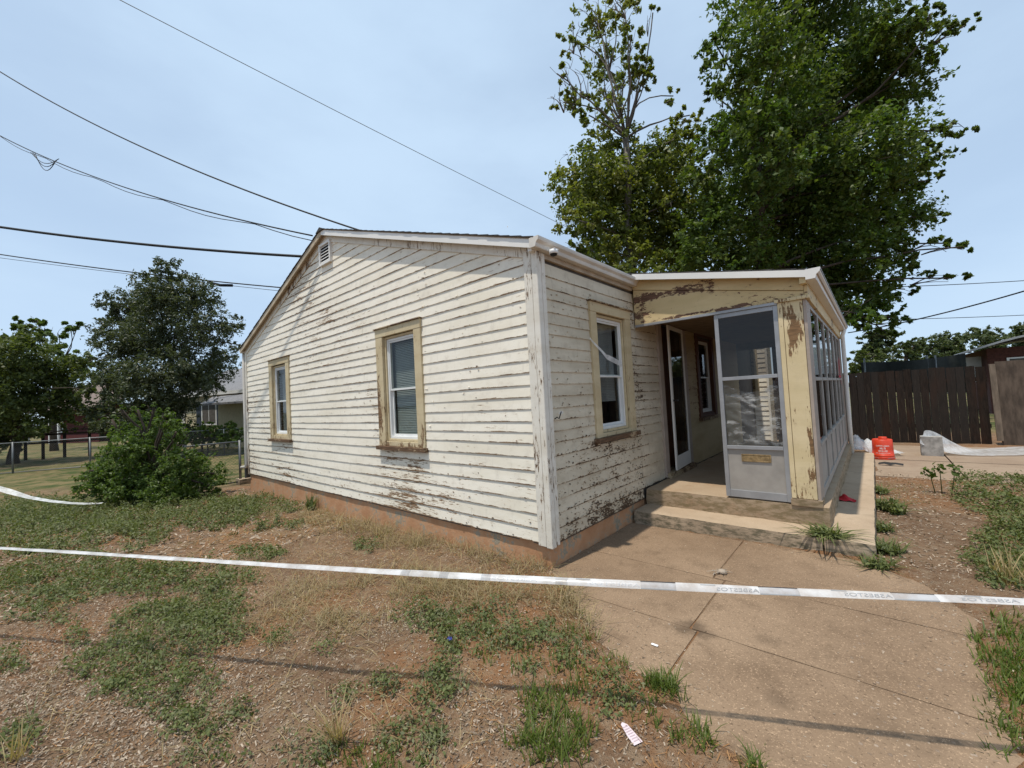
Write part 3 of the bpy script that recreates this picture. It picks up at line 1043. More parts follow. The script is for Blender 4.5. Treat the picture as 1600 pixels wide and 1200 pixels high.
def window(place, s0, s1, z0, z1, trim_out, kind, trim_mat='trim_cream', label=None, mid=None):
    """double-hung window in opening s0..s1 x z0..z1; trim_out = outer (s0, s1, z0, z1) of the casing"""
    w = empty('window', place((s0 + s1) / 2, z0, 0), house)
    if label:
        w["label"] = label
    a0, a1, c0, c1 = trim_out
    def part(name, mb, mat, bev=.003):
        o = mb.build(name, MATS[mat], None, bev)
        o.parent = w
        o.matrix_parent_inverse = Matrix.Translation(-world_loc(w))
        add_uv(o)
        return o
    # casing boards
    part('casing', pbox(MB(), place, a0, s0 + .012, c0 + .05, c1 - .105, .004, .040), trim_mat)
    part('casing', pbox(MB(), place, s1 - .012, a1, c0 + .05, c1 - .105, .004, .040), trim_mat)
    part('head_casing', pbox(MB(), place, a0 - .004, a1 + .004, c1 - .104, c1, .004, .043), trim_mat)
    part('drip_cap', pbox(MB(), place, a0 - .018, a1 + .018, c1 + .001, c1 + .016, .002, .062), 'sill_wood')
    part('apron', pbox(MB(), place, s0 + .013, s1 - .013, c0 + .05, z0 + .010, .004, .030), trim_mat)
    part('sill', pbox(MB(), place, a0 - .03, a1 + .03, c0, c0 + .048, .002, .075), 'sill_wood')
    # jamb liner
    mb = MB()
    rect_frame(mb, place, s0 + .012, s1 - .012, z0 + .012, z1 - .002, .028, -.075, .0035)
    part('jamb', mb, 'trim_cream' if trim_mat == 'trim_cream' else trim_mat)
    # vinyl frame, meeting rail, sashes
    i0, i1, k0, k1 = s0 + .041, s1 - .041, z0 + .041, z1 - .031
    m = mid if mid else (k0 + k1) / 2
    mb = MB()
    rect_frame(mb, place, i0, i1, k0, k1, .030, -.070, -.014)
    part('frame', mb, 'vinyl_white')
    mb = MB()
    rect_frame(mb, place, i0 + .031, i1 - .031, m - .018, k1 - .031, .020, -.040, -.022)
    part('upper_sash', mb, 'vinyl_white', .002)
    mb = MB()
    rect_frame(mb, place, i0 + .031, i1 - .031, k0 + .031, m + .014, .026, -.066, -.046)
    part('lower_sash', mb, 'vinyl_white', .002)
    part('pane', pbox(MB(), place, i0 + .045, i1 - .045, m, k1 - .045, -.032, -.030), 'window_glass', 0)
    part('pane', pbox(MB(), place, i0 + .050, i1 - .050, k0 + .05, m, -.057, -.055), 'window_glass', 0)
    if kind == 'blind':
        mb = MB()
        z = k1 - .04
        while z > k0 + .05:
            pbox(mb, place, i0 + .04, i1 - .04, z - .016, z - .0145, -.118, -.094)
            b = len(mb.v) - 8
            for q in range(8):          # tilt each slat
                v = Vector(mb.v[b + q])
                pz = place(0, 0, -.118)
                inner = (v - Vector(place(0, 0, -.106))).dot(Vector(place(0, 0, 1)) - Vector(place(0, 0, 0)))
                mb.v[b + q] = (v.x, v.y, v.z + inner * -0.85)
            z -= .021
        part('blind', mb, 'blind', 0)
    elif kind == 'curtain':
        mb = MB()
        n = 26
        vs_, fs = [], []
        for i in range(n + 1):
            s = i0 + .03 + (i1 - i0 - .06) * i / n
            d = -.14 + .022 * math.sin(i * 1.3) + .012 * math.sin(i * 3.1 + 1)
            vs_ += [place(s, k0 + .02, d * .95), place(s, k1, d)]
        for i in range(n):
            fs.append((2 * i, 2 * i + 2, 2 * i + 3, 2 * i + 1))
        mb.add(vs_, fs, True)
        part('curtain', mb, 'curtain', 0)
    elif kind == 'half_blind':
        mb = MB()
        z = k1 - .04
        while z > m - .28:
            pbox(mb, place, i0 + .04, i1 - .04, z - .018, z - .0005, -.112, -.108)
            z -= .019
        part('blind', mb, 'curtain', 0)
    return w


window(gable_place, -2.50, -1.80, 1.04, 2.37, (-2.64, -1.68, .945, 2.478), 'blind', mid=1.70, label='gable window with white blinds nearer the corner')
window(gable_place, -6.37, -5.67, 1.04, 2.35, (-6.50, -5.54, .945, 2.465), 'curtain', mid=1.69, label='gable window with dark curtain')
window(front_place, 0.94, 1.63, 1.08, 2.36, (.83, 1.75, 1.00, 2.468), 'half_blind', mid=1.70, label='front window with dark half-drawn shade')
window(front_place, 4.28, 5.03, 1.06, 2.35, (4.17, 5.14, .98, 2.48), 'none', trim_mat='brown_trim', mid=1.70, label='brown-trimmed window inside the porch')

# gable vent
vent = empty('gable_vent', (RIDGE_X, -.02, 3.70), house)
def vpart(name, mb, mat):
    o = mb.build(name, MATS[mat])
    o.parent = vent
    o.matrix_parent_inverse = Matrix.Translation(-world_loc(vent))
    return o
vx = RIDGE_X - .015
mb = MB()
rect_frame(mb, gable_place, vx - .185, vx + .185, 3.70, 4.035, .034, .002, .056)
vpart('frame', mb, 'gutter_white')
MB_ = pbox(MB(), gable_place, vx - .15, vx + .15, 3.73, 4.0, .026, .028)
vpart('backing', MB_, 'rubber')
for i in range(6):
    z = 3.745 + i * .045
    mb = MB()
    mb.hexa([(vx - .15, -.046, z), (vx + .15, -.046, z), (vx + .15, -.043, z), (vx - .15, -.043, z),
             (vx - .15, -.031, z + .024), (vx + .15, -.031, z + .024), (vx + .15, -.0285, z + .023), (vx - .15, -.0285, z + .023)])
    vpart('slat', mb, 'gutter_white')

# ------------------------------------------------------------------ porch (part of the house)
pslab = rough_box(.030, PX, P0, PY, -0.2, ZF, 0.06, 0.007, 4.0, 0.018)
pslab.build('porch_slab', MATS['porch_concrete'], house)
rough_box(.028, 1.760, 1.555, P0 + .05, -0.1, ZS, 0.05, 0.006, 2.0, 0.014).build('porch_step', MATS['step_concrete'], house)
rough_box(1.766, 2.105, 1.56, PY + .15, -0.1, ZS + .002, 0.05, 0.006, 8.0, 0.014).build('porch_curb', MATS['step_concrete'], house)

PR0, PRS = 2.945, 0.2185                      # porch roof height at x=0 and its fall
pz = lambda x: PR0 - PRS * x
PYE = PY + .20
proof = MB().hexa([(-.30, P0 - .10, pz(-.3) - .045), (1.86, P0 - .10, pz(1.86) - .045), (1.86, PYE, pz(1.86) - .045), (-.30, PYE, pz(-.3) - .045),
                   (-.30, P0 - .10, pz(-.3) - .006), (1.86, P0 - .10, pz(1.86) - .006), (1.86, PYE, pz(1.86) - .006), (-.30, PYE, pz(-.3) - .006)]).build('porch_roof', MATS['soffit_tan'], house)
for k in range(12):
    x0, x1 = -.3 + 2.17 * k / 12, -.3 + 2.17 * (k + 1) / 12 + .01
    MB().hexa([(x0, P0 - .115, pz(x0) - .005), (x1, P0 - .115, pz(x1) - .005), (x1, PYE + .02, pz(x1) - .005), (x0, PYE + .02, pz(x0) - .005),
               (x0, P0 - .115, pz(x0) + .002), (x1, P0 - .115, pz(x1) + .010), (x1, PYE + .02, pz(x1) + .010), (x0, PYE + .02, pz(x0) + .002)]).build('shingle_course', MATS['shingle'], proof)
# white rake fascia at the porch front
MB().hexa([(.085, P0 - .122, pz(.085) - .075), (1.765, P0 - .122, pz(1.765) - .075), (1.765, P0 - .104, pz(1.765) - .075), (.085, P0 - .104, pz(.085) - .075),
           (.085, P0 - .122, pz(.085) - .009), (1.765, P0 - .122, pz(1.765) - .009), (1.765, P0 - .104, pz(1.765) - .009), (.085, P0 - .104, pz(.085) - .009)]).build('porch_fascia', MATS['gutter_white'], house)
gutter(1.765, pz(1.80) + .002, P0 - .118, PYE, 1, .115, .095).build('porch_gutter', MATS['gutter_white'], house, fix=False)
MB().box(1.715, 1.764, P0 - .10, PYE - .02, pz(1.76) - .125, pz(1.76) - .048).build('porch_eave_board', MATS['beam_yellow'], house)
MB().box(1.72, 1.84, P0 + .0, PYE - .02, pz(1.76) - .10, pz(1.76) - .092).build('porch_soffit', MATS['gutter_pale'], house)

ZH = 2.318
# header of the porch front: lower beam, upper board with the roof slope
def slope_board(x0, x1, zlow, dtop, y0, y1, low2=None):
    l1 = zlow if low2 is None else low2
    return MB().hexa([(x0, y0, zlow), (x1, y0, l1), (x1, y1, l1), (x0, y1, zlow), (x0, y0, pz(x0) - dtop), (x1, y0, pz(x1) - dtop), (x1, y1, pz(x1) - dtop), (x0, y1, pz(x0) - dtop)])


def vec_uv(o):
    add_uv(o)
    return o


vec_uv(slope_board(.0305, 1.735, ZH, .185, P0 - .004, P0 + .075).build('porch_beam', MATS['beam_yellow'], house, .004))
vec_uv(slope_board(.030, 1.735, pz(.03) - .182, .050, P0 - .016, P0 + .07, pz(1.735) - .182).build('porch_beam_board', MATS['beam_yellow'], house, .003))
vec_uv(MB().box(1.49, 1.775, P0 - .022, P0 + .10, ZH - .014, ZH + .018).build('post_capital', MATS['post_yellow'], house, .004))
vec_uv(MB().box(1.737, 1.765, P0 - .01, PY, ZH - .01, pz(1.765) - .13).build('porch_side_beam', MATS['beam_yellow'], house))
# corner post of several boards, plinth at its foot
vec_uv(MB().box(1.512, 1.552, P0 - .006, P0 + .10, ZF + .06, ZH - .015).build('post_board', MATS['post_yellow'], house, .004))
vec_uv(MB().box(1.555, 1.715, P0 - .002, P0 + .16, ZF + .06, ZH - .015).build('post_board', MATS['post_yellow'], house, .004))
vec_uv(MB().box(1.7175, 1.745, P0 + .004, P0 + .30, ZF + .02, ZH - .012).build('post_board', MATS['jamb_paint'], house, .004))
rough_box(1.50, 1.755, P0 - .012, P0 + .19, ZF - .01, ZF + .058, .05, .003, 6.0, .008).build('post_plinth', MATS['porch_concrete'], house)

# aluminium channel under the beam
MB().box(.035, 1.511, P0 - .012, P0 + .03, ZH - .028, ZH - .0005).build('head_channel', MATS['aluminium'], house, .002)


def screen_panel(place, s0, s1, z0, z1, zm, zk, low_film=False, slot=False, d=0.0, mat='aluminium', kick='aluminium_dull'):
    r = empty('screen_panel', place((s0 + s1) / 2, z0, d), house)
    def part(name, mb, m, bev=.002):
        o = mb.build(name, MATS[m], None, bev)
        o.parent = r
        o.matrix_parent_inverse = Matrix.Translation(-world_loc(r))
        return o
    st = .040
    part('stile', pbox(MB(), place, s0, s0 + st, z0, z1, d - .012, d + .016), mat)
    part('stile', pbox(MB(), place, s1 - st, s1, z0, z1, d - .012, d + .016), mat)
    a, b = s0 + st + .0005, s1 - st - .0005
    part('rail', pbox(MB(), place, a, b, z1 - .045, z1, d - .010, d + .014), mat)
    part('rail', pbox(MB(), place, a, b, zm - .018, zm + .018, d - .010, d + .020), 'aluminium' if mat == 'aluminium' else mat)
    part('rail', pbox(MB(), place, a, b, zk - .018, zk + .018, d - .010, d + .022), mat)
    part('rail', pbox(MB(), place, a, b, z0, z0 + .075, d - .010, d + .016), mat)
    part('kick_plate', pbox(MB(), place, a, b, z0 + .0755, zk - .0185, d - .003, d + .003), kick, 0)
    part('pane', pbox(MB(), place, a, b, zm + .0185, z1 - .0455, d - .002, d + .001), 'screen_glass', 0)
    if not low_film:
        part('pane', pbox(MB(), place, a, b, zk + .0185, zm - .0185, d - .002, d + .001), 'screen_glass', 0)
    else:
        # crumpled plastic film sagging inside the lower light
        n, m_ = 34, 36
        vs_, fs = [], []
        for i in range(n + 1):
            for j in range(m_ + 1):
                f, g = i / n, j / m_
                top = zm - .05 - .10 * math.sin(f * math.pi) + (.05 if f > .8 else 0) * (f - .8) * 5
                zz = zk + .02 + (top - zk - .02) * g
                s = a + (b - a) * f
                q = Vector((s * 5, zz * 5, 2.0))
                fold = .020 * mnoise.noise(Vector(((s + zz * .8) * 9, (zz - s * .3) * 4, 1))) + .014 * mnoise.noise(Vector(((s * .6 + zz) * 22, s * 14, 5))) + .014 * abs(mnoise.noise(q * 1.3))
                vs_.append(place(s, zz, d - .030 + fold))
        for i in range(n):
            for j in range(m_):
                k = i * (m_ + 1) + j
                fs.append((k, k + m_ + 1, k + m_ + 2, k + 1))
        mb = MB()
        mb.add(vs_, fs, True)
        part('plastic_film', mb, 'plastic_film', 0)
    if slot:
        mb = MB()
        rect_frame(mb, place, 1.095, 1.360, .722, .800, .012, d + .0035, d + .013)
        part('mail_slot', mb, 'brass')
        part('mail_flap', pbox(MB(), place, 1.108, 1.347, .735, .787, d + .0035, d + .010), 'brass')
    return r


porch_front = lambda s, z, d: (s, P0 + .02 - d, z)
porch_side = lambda s, z, d: (1.725 + d, s, z)
pan = screen_panel(porch_front, .925, 1.511, ZF + .012, ZH - .029, 1.590, .868, True, True)
pan["label"] = 'front screen panel with mail slot and plastic film'
ys_ = np.linspace(2.225, 6.90, 7)
for i in range(6):
    screen_panel(porch_side, ys_[i] + .002, ys_[i + 1] - .002, ZF + .03, ZH - .012, 1.54, .875, mat='aluminium_dull')
vec_uv(MB().box(1.70, 1.755, 6.905, 7.06, ZF, ZH - .011).build('post_board', MATS['jamb_paint'], house, .004))
MB().tube([(1.835, 6.96, pz(1.8) - .09), (1.80, 6.96, pz(1.8) - .2), (1.80, 6.96, 1.0), (1.80, 6.96, ZS + .02)], .034, 10).build('downspout', MATS['gutter_white'], house)
# red tape scraps left on the far panels
simple('red_tape', (0.45, 0.02, 0.03), 0.5)
MB().box(1.748, 1.750, 5.95, 6.55, 1.57, 1.61).box(1.748, 1.750, 6.0, 6.06, 1.61, 1.86).box(1.748, 1.750, 6.25, 6.31, 1.62, 1.92).box(1.748, 1.750, 6.45, 6.50, 1.45, 1.90).build('red_tape_scrap', MATS['red_tape'], house)
# ceiling, end wall with its own siding and a door opening
MB().box(.03, 1.735, P0 + .08, PY - .05, 2.415, 2.43).build('porch_ceiling', MATS['ceiling_brown'], house)
MB().box(.03, 1.735, PY - .14, PY - .06, 2.28, 2.41).build('porch_end_beam', MATS['ceiling_brown'], house)
MB().box(.66, .74, PY - .14, PY - .06, ZF, 2.28).build('post_board', MATS['brown_trim'], house)
MB().box(.745, 1.69, PY - .13, PY - .07, ZF, ZF + .55).build('porch_end_panel', MATS['ceiling_brown'], house)
# small ell of the house beyond the porch, seen through the open end
EY = 8.35
end_place = lambda s, z, d: (s, EY - d, z)
MB().box(.0, .33, EY + .002, DEPTH - .11, -.2, 2.75).build('ell_wall', MATS['siding_cream_shaded'], house)
for k in range(1, 23):
    z0 = .22 + (k - 1) * .114
    for s0, s1 in subtract(.02, .33, [(.02, .135)] if z0 + .114 > 1.05 and z0 < 2.35 else []):
        siding_board(end_place, s0, s1, s0, s1, z0, min(z0 + .114, 2.74), MATS['siding_white'], 900 + k)
vec_uv(pbox(MB(), end_place, .062, .14, 1.0, 2.4, .004, .035).build('casing', MATS['trim_cream'], house))
vec_uv(pbox(MB(), end_place, .30, .345, .2, 2.74, .0185, .035).build('corner_board', MATS['trim_white'], house))
# entrance: casing, inner door, white screen door standing ajar
vec_uv(pbox(MB(), front_place, 2.575, 2.70, ZF + .01, 2.50, .004, .045).build('door_casing', MATS['jamb_paint'], house, .003))
vec_uv(pbox(MB(), front_place, 3.50, 3.66, ZF + .01, 2.50, .004, .045).build('door_casing', MATS['jamb_paint'], house, .003))
vec_uv(pbox(MB(), front_place, 2.575, 3.66, 2.405, 2.52, .0455, .060).build('door_casing', MATS['brown_trim'], house, .003))
rough_box(-.08, .10, 2.60, 3.62, ZF - .01, ZF + .065, .06, .003, 3, .006).build('door_sill', MATS['sill_wood'], house)
vec_uv(pbox(MB(), front_place, 2.745, 3.455, .42, 2.415, -.095, -.055).build('entrance_door', MATS['door_wood'], house))
sd = empty('screen_door', (.06, 3.47, .42), house)
sd["label"] = 'white framed screen door standing slightly ajar'
ANG = math.radians(4)
def sd_place(s, z, d):
    # s measured from the hinge towards -y
    return (.055 + s * math.sin(ANG) + d * math.cos(ANG), 3.475 - s * math.cos(ANG) + d * math.sin(ANG), z)
def sd_part(name, mb, mat, bev=.002):
    o = mb.build(name, MATS[mat], None, bev)
    o.parent = sd
    o.matrix_parent_inverse = Matrix.Translation(-world_loc(sd))
    return o
sd_part('stile', pbox(MB(), sd_place, 0, .045, .415, 2.40, -.012, .012), 'gutter_white')
sd_part('stile', pbox(MB(), sd_place, .665, .72, .415, 2.40, -.012, .012), 'gutter_white')
sd_part('rail', pbox(MB(), sd_place, .0455, .6645, 2.345, 2.40, -.011, .011), 'gutter_white')
sd_part('kick_rail', pbox(MB(), sd_place, .0455, .6645, .415, .60, -.011, .011), 'gutter_white')
sd_part('screen', pbox(MB(), sd_place, .0455, .6645, .6005, 2.3445, -.002, .001), 'screen_glass', 0)
sd_part('handle', MB().tube([sd_place(.69, 1.36, .012), sd_place(.69, 1.36, .05), sd_place(.64, 1.36, .055)], .012, 8), 'black_plastic', 0)

# small fittings on the house
MB().lathe([(0.001, 0), (.036, 0), (.040, -.008), (.040, -.030), (.034, -.034)], (.155, .06, 2.776), 18).build('security_camera', MATS['white_plastic'], house)
MB().lathe([(.032, -.034), (.028, -.046), (.012, -.054), (.001, -.055)], (.155, .06, 2.776), 16).build('camera_lens', MATS['black_plastic'], house)
MB().box(.118, .19, .03, .09, 2.775, 2.782).build('camera_mount', MATS['white_plastic'], house)
MB().tube([(.036, .10, 1.30), (.05, .12, 1.315), (.05, .15, 1.30), (.055, .17, 1.34), (.05, .19, 1.36)], .005, 6).build('loose_cable', MATS['rubber'], house)


def ribbon(mb, pts, widths, ups):
    vs_, fs = [], []
    for q, w_, u in zip(pts, widths, ups):
        q, u = Vector(q), Vector(u).normalized()
        vs_ += [q - u * w_ / 2, q + u * w_ / 2]
    for i in range(len(pts) - 1):
        fs.append((2 * i, 2 * i + 2, 2 * i + 3, 2 * i + 1))
    mb.add(vs_, fs, True)
    return mb


wt = ribbon(MB(), [(.055, .76, 2.07), (.06, .86, 2.01), (.075, .95, 1.95), (.085, 1.02, 1.895), (.09, 1.05, 1.885), (.095, 1.15, 1.86), (.10, 1.34, 1.815)],
            [.022, .026, .03, .034, .05, .055, .05], [(0, .3, 1), (0, .4, 1), (0, .5, 1), (.2, .3, 1), (.3, .2, 1), (.1, .2, 1), (.1, .15, 1)]).build('tape_scrap', MATS['tape_white'], None)
tag(wt, 'crumpled strip of white tape hanging across the front window', 'tape')
sc = ribbon(MB(), [(.045, .155, 1.345), (.05, .18, 1.355), (.055, .205, 1.353), (.05, .225, 1.348)], [.01, .026, .024, .006], [(0, .1, 1)] * 4).build('tape_scrap', MATS['tape_white'], None)
tag(sc, 'tiny white tape scrap stuck by the front corner of the house', 'tape')

# ------------------------------------------------------------------ leaf clouds and trees
def leaf_quads(cen, nrm, size, aspect=0.55, fold=0.18):
    """diamond leaves: cen (n,3), nrm (n,3) unit normals, size (n,)"""
    n = len(cen)
    r = rng.normal(size=(n, 3))
    ax = np.cross(nrm, r)
    ax /= np.linalg.norm(ax, axis=1, keepdims=True) + 1e-9
    sd_ = np.cross(nrm, ax)
    s = size[:, None]
    v = np.empty((n, 4, 3))
    v[:, 0] = cen - ax * s * .5
    v[:, 1] = cen + sd_ * s * aspect * .5 + nrm * s * fold * .5
    v[:, 2] = cen + ax * s * .5 - nrm * s * fold * .3
    v[:, 3] = cen - sd_ * s * aspect * .5 + nrm * s * fold * .5
    return v.reshape(-1, 3), np.arange(4 * n).reshape(n, 4)


def unit(v):
    return v / (np.linalg.norm(v, axis=-1, keepdims=True) + 1e-9)


def lobe_leaves(c, r, n_twig, per, leaf, spread=0.20, flat=0.8, droop=0.25, shell=0.45, up=0.7):
    d = unit(rng.normal(size=(n_twig, 3)))
    rad = rng.random(n_twig) ** shell
    rad = rad * (0.80 + 0.38 * rng.random(n_twig))
    tw = np.asarray(c) + d * (rad * r)[:, None] * np.array([1, 1, flat])
    # each twig is a short spray running outward and a little down
    run = unit(d + rng.normal(size=(n_twig, 3)) * .6 + np.array([0, 0, -droop]))
    k = np.repeat(np.arange(n_twig), per)
    m = len(k)
    a = (rng.random(m) - .3) * spread * r * 2.0
    cen = tw[k] + run[k] * a[:, None] + rng.normal(size=(m, 3)) * (spread * r * .34)
    nrm = unit(rng.normal(size=(m, 3)) * .75 + np.array([0, 0, up]) + d[k] * .35)
    size = leaf * (0.65 + 0.7 * rng.random(m))
    return cen, nrm, size


def limb_path(a, b, n=6, wob=0.12, rise=0.25):
    a, b = np.asarray(a, float), np.asarray(b, float)
    L = np.linalg.norm(b - a)
    pts = []
    o1 = rng.normal(size=3) * wob * L * .5
    for i in range(n + 1):
        f = i / n
        q = a + (b - a) * f + o1 * math.sin(f * math.pi) + np.array([0, 0, 1]) * rise * L * .35 * math.sin(f * math.pi)
        q = q + rng.normal(size=3) * wob * L * .06 * (0 < i < n)
        pts.append(tuple(q))
    return pts


def make_tree(name, base, fork, lobes, leaf, leaf_mat_, bark, label, cat='tree', group=None, trunk_r=.2, dens=1.0, sprigs=None, twigs=0, stems=1, leaf_aspect=.55, limbs_to=None):
    """lobes: (centre, radius, density). Tapered trunk and limbs; crown of leaves spread through the lobes"""
    base, fork = np.asarray(base, float), np.asarray(fork, float)
    t_ = empty(name, tuple(base))
    tag(t_, label, cat, group)
    mb = MB()
    n = 7
    for s_ in range(stems):
        off = np.array([0, 0, 0]) if stems == 1 else np.append(rng.normal(size=2) * trunk_r * 2.2, 0)
        pts = [tuple(base + off + (fork - base) * (i / n) + np.append(rng.normal(size=2) * trunk_r * .25, 0) * (0 < i) - np.array([0, 0, .15 if i == 0 else 0])) for i in range(n + 1)]
        mb.tube(pts, [trunk_r * (1.25 if i == 0 else 1.0 - .35 * i / n) / (stems ** .4) for i in range(n + 1)], 10)
    cs, ns, ss = [], [], []
    for i, (c_, r_, d_) in enumerate(lobes):
        c_ = np.asarray(c_, float)
        if limbs_to is None or i in limbs_to:
            start = fork if c_[2] > fork[2] - .3 else base + (fork - base) * max(.35, min(.95, (c_[2] - base[2] - .4) / max(.1, fork[2] - base[2])))
            mb.tube(limb_path(start, c_, 6), [max(.02, trunk_r * .24 * (1 - .85 * k / 6)) for k in range(7)], 7)
            for q in range(3):
                e = c_ + unit(rng.normal(size=3)) * r_ * .8
                mb.tube(limb_path(c_ + (start - c_) * .18, e, 4), [max(.006, trunk_r * .08 * (1 - .8 * k / 4)) for k in range(5)], 5)
        area = math.pi * r_ * r_ * (1 + r_ * .25)
        total = int(area / (leaf * leaf * .5) * 5.6 * d_ * dens)
        per = 26
        nt = max(3, total // per)
        a, b, c2 = lobe_leaves(c_, r_, nt, per, leaf, .165)
        cs.append(a); ns.append(b); ss.append(c2)
    if twigs:
        for q in range(twigs[0]):
            c_, r_, d_ = lobes[twigs[1][q % len(twigs[1])]]
            c_ = np.asarray(c_)
            e = c_ + unit(rng.normal(size=3) + np.array([0, 0, .9])) * r_ * rng.uniform(.9, 1.35)
            p_ = limb_path(c_ - np.array([0, 0, r_ * .8]), e, 6, .18)
            mb.tube(p_, [max(.005, .03 * (1 - k / 6)) for k in range(7)], 5)
            for w_ in range(4):
                k = rng.integers(2, 6)
                mb.tube(limb_path(p_[k], np.array(p_[k]) + unit(rng.normal(size=3) + np.array([0, 0, .8])) * r_ * .45, 3, .2), [.010, .008, .006, .004], 4)
    tr = mb.build('trunk', MATS[bark], t_, fix=False)
    v, f = leaf_quads(np.concatenate(cs), np.concatenate(ns), np.concatenate(ss), leaf_aspect)
    cr = link('crown', np_mesh('crown', v, f), MATS[leaf_mat_], t_)
    return t_


def px_lobes(depth, spec, spread=1.6, seed=0):
    """crown lobes: (u, v, radius px, density[, depth offset]) at a real distance, spread in depth"""
    r2 = random.Random(seed)
    out = []
    for q in spec:
        dd = depth + (q[4] if len(q) > 4 else r2.uniform(-spread, spread))
        out.append((at_depth(q[0], q[1], dd), q[2] * dd / FPX, q[3]))
    return out


# the two big trees behind the house
T2 = [(1180, 200, 56, 1.1, -2.0), (1165, 115, 46, 1, -1.8), (1205, 265, 60, 1.2, -2.0), (1100, 265, 44, 1), (1105, 335, 54, 1.1), (1092, 392, 48, 1.1), (1118, 150, 24, .9), (1425, 40, 36, .8), (1480, 25, 24, .7), (1520, 32, 10, .8), (1412, 215, 40, .75), (1468, 203, 20, .7), (1500, 205, 9, .8), (1400, 300, 44, .75), (1448, 388, 20, .7), (1472, 392, 14, .7), (1503, 386, 8, .8), (1410, 450, 26, .7), (1190, 70, 72, 1), (1285, 45, 92, 1), (1385, 55, 66, .9), (1455, 50, 34, .8), (1503, 36, 15, .7), (1120, 72, 34, .9), (1100, 100, 18, .7), (1205, 165, 84, 1.1), (1305, 150, 92, 1.1), (1392, 150, 56, .95), (1436, 120, 26, .7),
      (1440, 210, 34, .8), (1490, 208, 16, .7), (1470, 228, 14, .7), (1255, 265, 92, 1.2), (1350, 260, 82, 1.1), (1428, 275, 32, .8), (1452, 305, 18, .7), (1292, 365, 84, 1.2), (1382, 350, 54, .9), (1445, 345, 20, .7),
      (1425, 398, 24, .7), (1452, 402, 16, .7), (1490, 390, 11, .7), (1478, 430, 12, .7), (1340, 432, 62, 1), (1395, 432, 26, .7), (1250, 425, 58, 1.2), (1392, 488, 22, .7), (1345, 490, 34, .9), (1300, 450, 50, 1), (1170, 300, 74, 1.1), (1130, 375, 66, 1.1),
      (1110, 205, 22, .7), (1150, 215, 50, .9), (1285, -55, 100, .8), (1185, -45, 80, .8), (1385, -50, 70, .7), (1290, -150, 85, .7), (1210, 390, 70, 1.2), (1260, 160, 80, .9, 3.0), (1330, 330, 90, .9, 3.2), (1230, 300, 90, .9, 3.4), (1180, 420, 60, 1.1)]
# long ragged boughs reaching out of the crown, each a run of leafy clumps narrowing to its tip
T2 = [q for q in T2 if not (q[0] > 1392 and q[2] > 9)]
T2_LIMBS = set(i for i in range(len(T2)) if i % 2 == 0)
for (ua, va), (ub, vb), ra_ in (((1370, 60), (1470, 8), 34), ((1380, 75), (1532, 30), 36), ((1370, 110), (1468, 92), 34), ((1365, 160), (1440, 150), 38), ((1370, 225), (1512, 196), 34), ((1375, 255), (1492, 236), 30), ((1370, 290), (1466, 282), 34), ((1370, 335), (1474, 344), 30),
                                ((1350, 390), (1512, 383), 34), ((1370, 410), (1506, 436), 26), ((1340, 450), (1428, 452), 32), ((1330, 480), (1424, 504), 30), ((1330, 500), (1395, 520), 20)):
    rr_ = random.Random(int(ua + vb))
    dof = rr_.uniform(-1.5, 1.5)
    for k in range(7):
        f = k / 6
        T2.append((ua + (ub - ua) * f, va + (vb - va) * f + rr_.uniform(-6, 6), ra_ * (1 - .62 * f), .85, dof))
        if k == 5:
            T2_LIMBS.add(len(T2) - 1)
b2 = at_depth(1190, 690, 12.6)
f2_ = at_depth(1182, 250, 12.6)
make_tree('maple_tree', (b2[0], b2[1], -.05), f2_, px_lobes(12.6, T2, 1.7, 3), .135, 'leaf_maple_dark', 'bark', 'tallest dense green maple rising behind the porch roof', group=None, trunk_r=.22, dens=.66, limbs_to=T2_LIMBS)
T1 = [(930, 300, 68, 1.1), (1000, 285, 74, 1.1), (950, 228, 44, 1), (900, 285, 36, 1), (872, 278, 16, .7), (1040, 252, 50, 1), (1062, 215, 30, .9), (1078, 180, 20, .9), (1052, 150, 16, .8), (960, 372, 60, 1.2), (1022, 362, 64, 1.2), (905, 345, 34, 1),
      (892, 385, 18, .9), (1065, 312, 54, 1), (965, 150, 46, .36), (905, 140, 34, .40), (870, 115, 18, .6), (1000, 100, 26, .9), (1012, 120, 20, 1), (950, 75, 46, .36), (935, 20, 40, .42), (975, 5, 30, .46), (895, 65, 24, .5), (1020, 20, 10, .8), (880, 160, 20, .45),
      (920, 180, 26, .6), (985, 55, 24, .5), (945, 110, 20, .6), (990, 420, 50, .9), (930, 400, 36, .9), (1060, 400, 56, 1.1)]
b1 = at_depth(1000, 700, 14.2)
f1_ = at_depth(978, 215, 14.2)
make_tree('maple_tree', (b1[0], b1[1], -.05), f1_, px_lobes(14.2, T1, 1.2, 5), .145, 'leaf_maple', 'bark_grey', 'green tree with thin half-dead bare top behind the main roof', trunk_r=.17, dens=.86,
          twigs=(34, [14, 15, 19, 20, 21, 22, 24, 3, 14, 19]))

